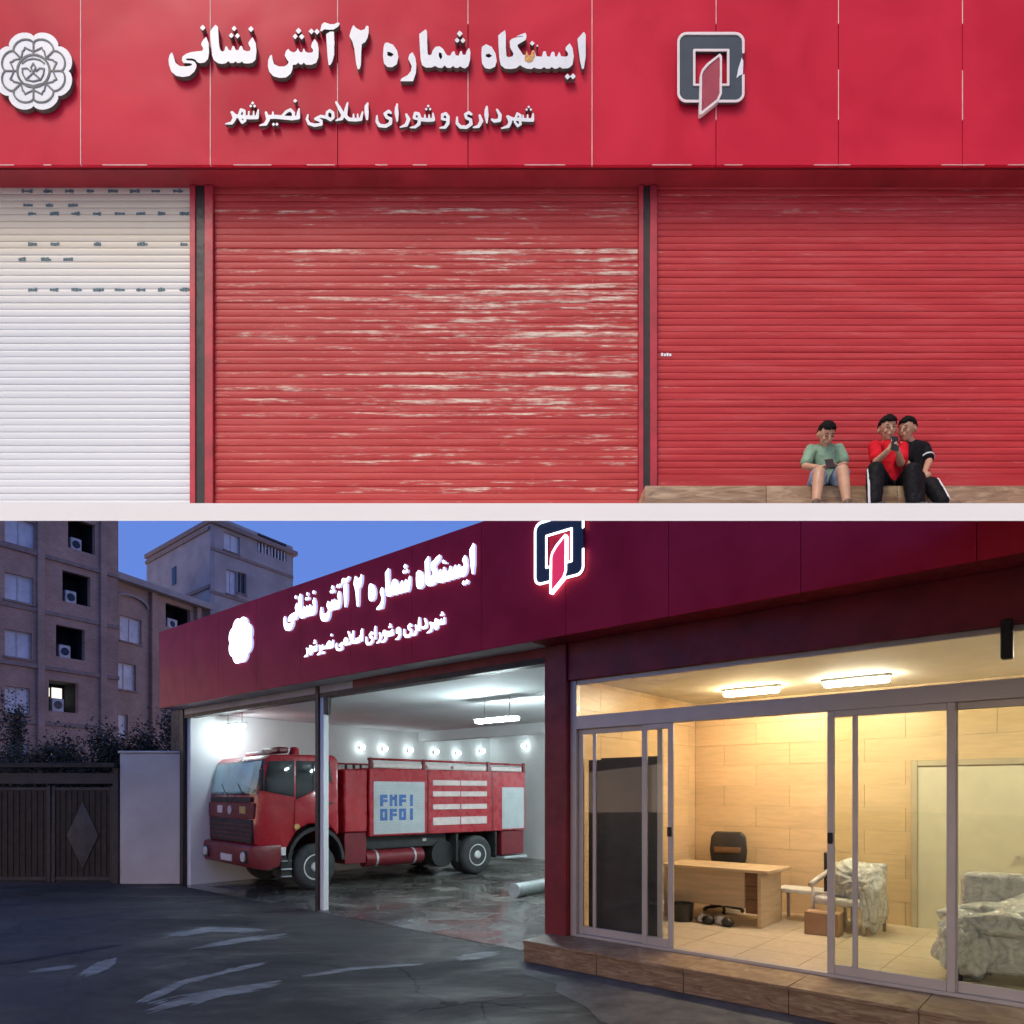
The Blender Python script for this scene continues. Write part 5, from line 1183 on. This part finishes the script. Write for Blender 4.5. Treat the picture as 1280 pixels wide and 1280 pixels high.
def head(mb, parent, c, look, tilt=0, s=1.0):
    """face mass into mb; hair, eyes, brows and mouth as children"""
    look = Vector(look).normalized(); q = look.to_track_quat('-Y', 'Z'); q = q @ Matrix.Rotation(tilt, 3, 'Y').to_quaternion()
    c = Vector(c); W = lambda x, y, z: c + q @ Vector((x * s, y * s, z * s))
    mb.ball(W(0, .012, .022), .088 * s, (.86, 1.02, .98), q, 20, 14); mb.ball(W(0, -.022, -.045), .058 * s, (.92, .95, 1.05), q, 16, 12); mb.ball(W(0, -.05, -.085), .026 * s, (1, .9, .8), q)
    limb(mb, [W(0, -.088, .012), W(0, -.104, -.022)], [.009 * s, .014 * s], 8); mb.ball(W(0, -.075, -.05), .02 * s, (1.2, .8, .7), q)
    for k in (-1, 1): mb.ball(W(k * .082, .012, -.008), .024 * s, (.35, .7, 1.1), q, 10, 8); mb.ball(W(k * .034, -.062, -.025), .026 * s, (.8, .6, .8), q)
    bm = bmesh.new(); bmesh.ops.create_uvsphere(bm, u_segments=36, v_segments=24, radius=1)
    for v in bm.verts:
        d = v.co.normalized(); front = -d.y; low = d.z
        fr_ = .34 + .16 * mnoise.noise(d * 8 + c); cover = low > fr_ or (front < .36 and low > .02) or (front < -.25 and low > -.55)
        k = (1.06 + .09 * mnoise.noise(d * 9) + (.07 if low > .30 and front > .2 else 0)) if cover else .80
        v.co = W(d.x * .086 * k * .90, d.y * .094 * k + .014, d.z * .092 * k + .028)
    me = bpy.data.meshes.new('hair'); bm.to_mesh(me); bm.free(); me.shade_smooth(); h = link('hair', me, MAT['hair']); h.parent = parent; h.matrix_parent_inverse = Matrix.Translation(-parent.location)
    for k in (-1, 1):
        wpart('eye', MB().ball(W(k * .032, -.082, .004), .0085 * s, (1.5, .6, .6), q, 10, 8), MAT['eye'], parent, 80)
        wpart('eyebrow', MB().ball(W(k * .033, -.084, .026), .010 * s, (1.9, .5, .35), q, 10, 8), MAT['hair'], parent, 80)
    wpart('mouth', MB().ball(W(0, -.092, -.056), .012 * s, (1.7, .5, .45), q, 10, 8), MAT['lip'], parent, 80)
    return W
def phone(c, look, up, label, s=1.0):
    c = Vector(c); q = Vector(look).normalized().to_track_quat('-Y', 'Z')
    o = empty('phone', c, 0, label, 'phone'); o.rotation_euler = q.to_euler()
    MB().box(-.036 * s, .036 * s, -.005, .005, -.07 * s, .07 * s, .004).build('case', MAT['phone'], o, auto=40)
    MB().box(-.032 * s, .032 * s, .0052, .006, -.064 * s, .064 * s).build('screen', MAT['eye'], o); return o
def shoe(parent, ankle, toe, mat, ground_z):
    a, t = Vector(ankle), Vector(toe); mb = MB(); d = (t - a); d.z = 0; d = d.normalized()
    z = lambda p, h: Vector((p.x, p.y, h))
    limb(mb, [a + Vector((0, 0, .02)), a + Vector((0, 0, -.02))], [.036, .038]); limb(mb, [z(a - d * .02, ground_z + .034), z(a + d * .06, ground_z + .034), z(a + d * .13, ground_z + .026)], [.034, .037, .028])
    return meld('shoe', mb, mat, parent, .007, 4)

def terr(Y): return ray(641, Y) + .001
# --- boy in the green T-shirt, bent over a phone
k1 = empty('person', (at(1031, 600, 6.5).x, 6.5, ledge_top), 0, 'boy in a sage green T-shirt and denim shorts bent over a phone', 'person')
bpy.context.view_layer.update()
hipL, hipR = at(1020, 590, 6.58), at(1043, 590, 6.58); hipL.z = hipR.z = ledge_top + .075
kL, kR = at(1023.5, 591, 6.20), at(1053, 588, 6.20)
aL, aR = at(1020, 632, 6.12), at(1059, 632, 6.12); aL.z = aR.z = terr(6.12) + .07
pel = (hipL + hipR) / 2; chest = at(1030, 568, 6.56); neck = at(1031, 556, 6.53); hc = at(1032.5, 543.5, 6.46)
sL, sR = at(1013, 562.5, 6.55), at(1048, 561.5, 6.55); eL, eR = at(1006.5, 583, 6.50), at(1056, 581, 6.50); wL, wR = at(1026, 585, 6.34), at(1046, 583.5, 6.34)
mb = MB()
limb(mb, [pel, (pel + chest) / 2, chest], [.085, .088, .10], 16); limb(mb, [sL, sR], [.045, .045]); limb(mb, [chest, neck, hc + Vector((0, .02, -.05))], [.07, .042, .04])
for h_, k_, a_ in ((hipL, kL, aL), (hipR, kR, aR)):
    limb(mb, [h_, k_], [.072, .052]); m_ = k_.lerp(a_, .35); limb(mb, [k_, m_, a_], [.050, .049, .031])
for s_, e_, w_, sd, tx in ((sL, eL, wL, 1, 1), (sR, eR, wR, -1, -1)):
    limb(mb, [s_, e_, w_], [.042, .033, .022]); hand(mb, w_, Vector((tx * .85, -.35, .12)), Vector((0, .5, .85)), .9, sd)
head(mb, k1, hc, (.05, -.80, -.62), 0, .93)
meld('body', mb, MAT['skin'], k1)
mb = MB(); limb(mb, [pel + Vector((0, .0, .06)), (pel + chest) / 2, chest + Vector((0, 0, .005))], [.104, .104, .105], 18); limb(mb, [sL + Vector((.03, 0, -.012)), sR + Vector((-.03, 0, -.012))], [.054, .054], 16)
for s_, e_ in ((sL, eL), (sR, eR)): limb(mb, [s_, s_.lerp(e_, .72)], [.050, .055], 14)
limb(mb, [neck + Vector((0, .01, -.03)), neck + Vector((0, .012, -.012))], [.066, .054], 14)
meld('t_shirt', mb, MAT['green_tee'], k1, .007, 7)
mb = MB(); limb(mb, [hipL, hipR], [.085, .085], 14)
for h_, k_ in ((hipL, kL), (hipR, kR)): limb(mb, [h_, h_.lerp(k_, .80)], [.088, .074], 14)
meld('shorts', mb, MAT['denim'], k1, .007, 6)
for a_ in (aL, aR): shoe(k1, a_, a_ + Vector((0, -.15, 0)), MAT['sandal'], terr(6.12) - .01)
phone(at(1037.5, 579.5, 6.285), (.1, .75, -.55), 0, 'dark phone held by the boy in the green T-shirt')

# --- boy in the red T-shirt holding a phone up
k2 = empty('person', (at(1112, 600, 6.5).x, 6.5, ledge_top), 0, 'boy in a bright red T-shirt and striped track trousers holding up a phone', 'person')
bpy.context.view_layer.update()
hipL, hipR = at(1104, 590, 6.60), at(1128, 590, 6.60); hipL.z = hipR.z = ledge_top + .08
kL, kR = at(1094, 588, 6.20), at(1140, 589, 6.22); aL, aR = at(1093, 632, 6.10), at(1142, 632, 6.14); aL.z = terr(6.10) + .075; aR.z = terr(6.14) + .075
pel = (hipL + hipR) / 2; chest = at(1111, 564, 6.60); neck = at(1110, 553, 6.58); hc = at(1109.5, 536.5, 6.55)
sL, sR = at(1093, 558, 6.58), at(1128, 559, 6.58); eL, eR = at(1096, 577, 6.42), at(1126, 579, 6.42); wL, wR = at(1111, 562, 6.30), at(1122, 563, 6.30)
mb = MB()
limb(mb, [pel, (pel + chest) / 2, chest], [.088, .09, .10], 16); limb(mb, [sL, sR], [.047, .047]); limb(mb, [chest, neck, hc + Vector((0, .02, -.05))], [.07, .045, .042])
for h_, k_, a_ in ((hipL, kL, aL), (hipR, kR, aR)):
    limb(mb, [h_, k_], [.07, .05]); limb(mb, [k_, k_.lerp(a_, .35), a_], [.05, .048, .032])
for s_, e_, w_, sd, tx in ((sL, eL, wL, 1, 1), (sR, eR, wR, -1, -1)):
    limb(mb, [s_, e_, w_], [.044, .035, .023]); hand(mb, w_, Vector((tx * .35, -.15, .9)), Vector((tx * .9, .1, -.3)), 1.0, sd)
head(mb, k2, hc, (-.12, -1, -.32), R(-3), .97)
meld('body', mb, MAT['skin'], k2)
mb = MB(); limb(mb, [pel + Vector((0, .01, .05)), (pel + chest) / 2, chest + Vector((0, 0, .005))], [.105, .105, .108], 18); limb(mb, [sL + Vector((.03, 0, -.012)), sR + Vector((-.03, 0, -.012))], [.055, .055], 16)
for s_, e_ in ((sL, eL), (sR, eR)): limb(mb, [s_, s_.lerp(e_, .80)], [.052, .056], 14)
meld('t_shirt', mb, MAT['red_tee'], k2, .007, 7)
mb = MB(); limb(mb, [hipL, hipR], [.098, .098], 14)
for h_, k_, a_ in ((hipL, kL, aL), (hipR, kR, aR)): limb(mb, [h_, k_, k_.lerp(a_, .5), a_ + Vector((0, 0, .01))], [.092, .073, .070, .058], 14)
meld('trousers', mb, MAT['track'], k2, .007, 6)
off = Vector((-.066, -.028, 0)); mb = MB(); limb(mb, [kL + off + Vector((.0, .02, .0)), kL.lerp(aL, .5) + off * .98, aL + off * .85], [.012, .012, .011], 8); wpart('side_stripe', mb, MAT['stripe_w'], k2, 60)
for a_ in (aL, aR): shoe(k2, a_, a_ + Vector((0, -.15, 0)), MAT['shoe'], terr(a_.y) - .01)
phone(at(1118.5, 554.5, 6.26), (-.12, .95, -.1), 0, 'black phone held up by the boy in the red T-shirt')

# --- boy in black leaning in to watch
k3 = empty('person', (at(1148, 600, 6.5).x, 6.5, ledge_top), 0, 'boy in black T-shirt and trousers leaning in to watch his friend\'s phone', 'person')
bpy.context.view_layer.update()
hipL, hipR = at(1139, 590, 6.62), at(1155, 592, 6.60); hipL.z = hipR.z = ledge_top + .08
kL, kR = at(1146, 598, 6.26), at(1163, 606, 6.30); aL, aR = at(1147, 634, 6.12), at(1178, 626, 6.12); aL.z = terr(6.12) + .075; aR.z = terr(6.12) + .085
pel = (hipL + hipR) / 2; chest = at(1143, 566, 6.64); neck = at(1139, 554, 6.63); hc = at(1133.5, 537.5, 6.60)
sL, sR = at(1131, 560, 6.63), at(1154, 560, 6.62); eR, wR = at(1161, 577, 6.52), at(1156, 590, 6.36); eL, wL = at(1133, 580, 6.55), at(1143, 593, 6.42)
mb = MB()
limb(mb, [pel, (pel + chest) / 2, chest], [.082, .084, .092], 16); limb(mb, [sL, sR], [.044, .044]); limb(mb, [chest, neck, hc + Vector((.012, .02, -.05))], [.066, .042, .04])
for h_, k_, a_ in ((hipL, kL, aL), (hipR, kR, aR)):
    limb(mb, [h_, k_], [.066, .048]); limb(mb, [k_, k_.lerp(a_, .35), a_], [.048, .046, .031])
for s_, e_, w_, sd, f_ in ((sL, eL, wL, 1, Vector((.5, -.6, -.3))), (sR, eR, wR, -1, Vector((-.15, -.75, -.5)))):
    limb(mb, [s_, e_, w_], [.041, .033, .022]); hand(mb, w_, f_, Vector((0, .5, -.85)), .55, sd)
head(mb, k3, hc, (-.85, -.62, -.22), R(8), .95)
meld('body', mb, MAT['skin'], k3)
mb = MB(); limb(mb, [pel + Vector((0, 0, .02)), (pel + chest) / 2, chest + Vector((0, 0, .005))], [.106, .104, .106], 18); limb(mb, [sL + Vector((.02, 0, -.01)), sR + Vector((-.03, 0, -.01))], [.06, .06], 16)
for s_, e_ in ((sL, eL), (sR, eR)): limb(mb, [s_, s_.lerp(e_, .72)], [.058, .058], 14)
meld('t_shirt', mb, MAT['black_tee'], k3, .007, 7)
cu_ = sR.lerp(eR, .74); mb = MB(); mb.cyl(cu_ - (eR - sR).normalized() * .008, cu_ + (eR - sR).normalized() * .008, .061, .061, 18); wpart('sleeve_band', mb, MAT['stripe_w'], k3)
mb = MB(); limb(mb, [hipL, hipR], [.092, .092], 14)
for h_, k_, a_ in ((hipL, kL, aL), (hipR, kR, aR)): limb(mb, [h_, k_, k_.lerp(a_, .5), a_ + Vector((0, 0, .01))], [.086, .068, .064, .054], 14)
meld('trousers', mb, MAT['track'], k3, .007, 6)
off = Vector((.045, -.035, .032)); mb = MB(); limb(mb, [kR + off, kR.lerp(aR, .5) + off * .95, aR + off * .85], [.013, .013, .011], 8); wpart('side_stripe', mb, MAT['stripe_w'], k3, 60)
shoe(k3, aL, aL + Vector((0, -.15, 0)), MAT['shoe'], terr(6.12) - .01); shoe(k3, aR, aR + Vector((.10, -.1, 0)), MAT['shoe'], terr(6.12) - .005)
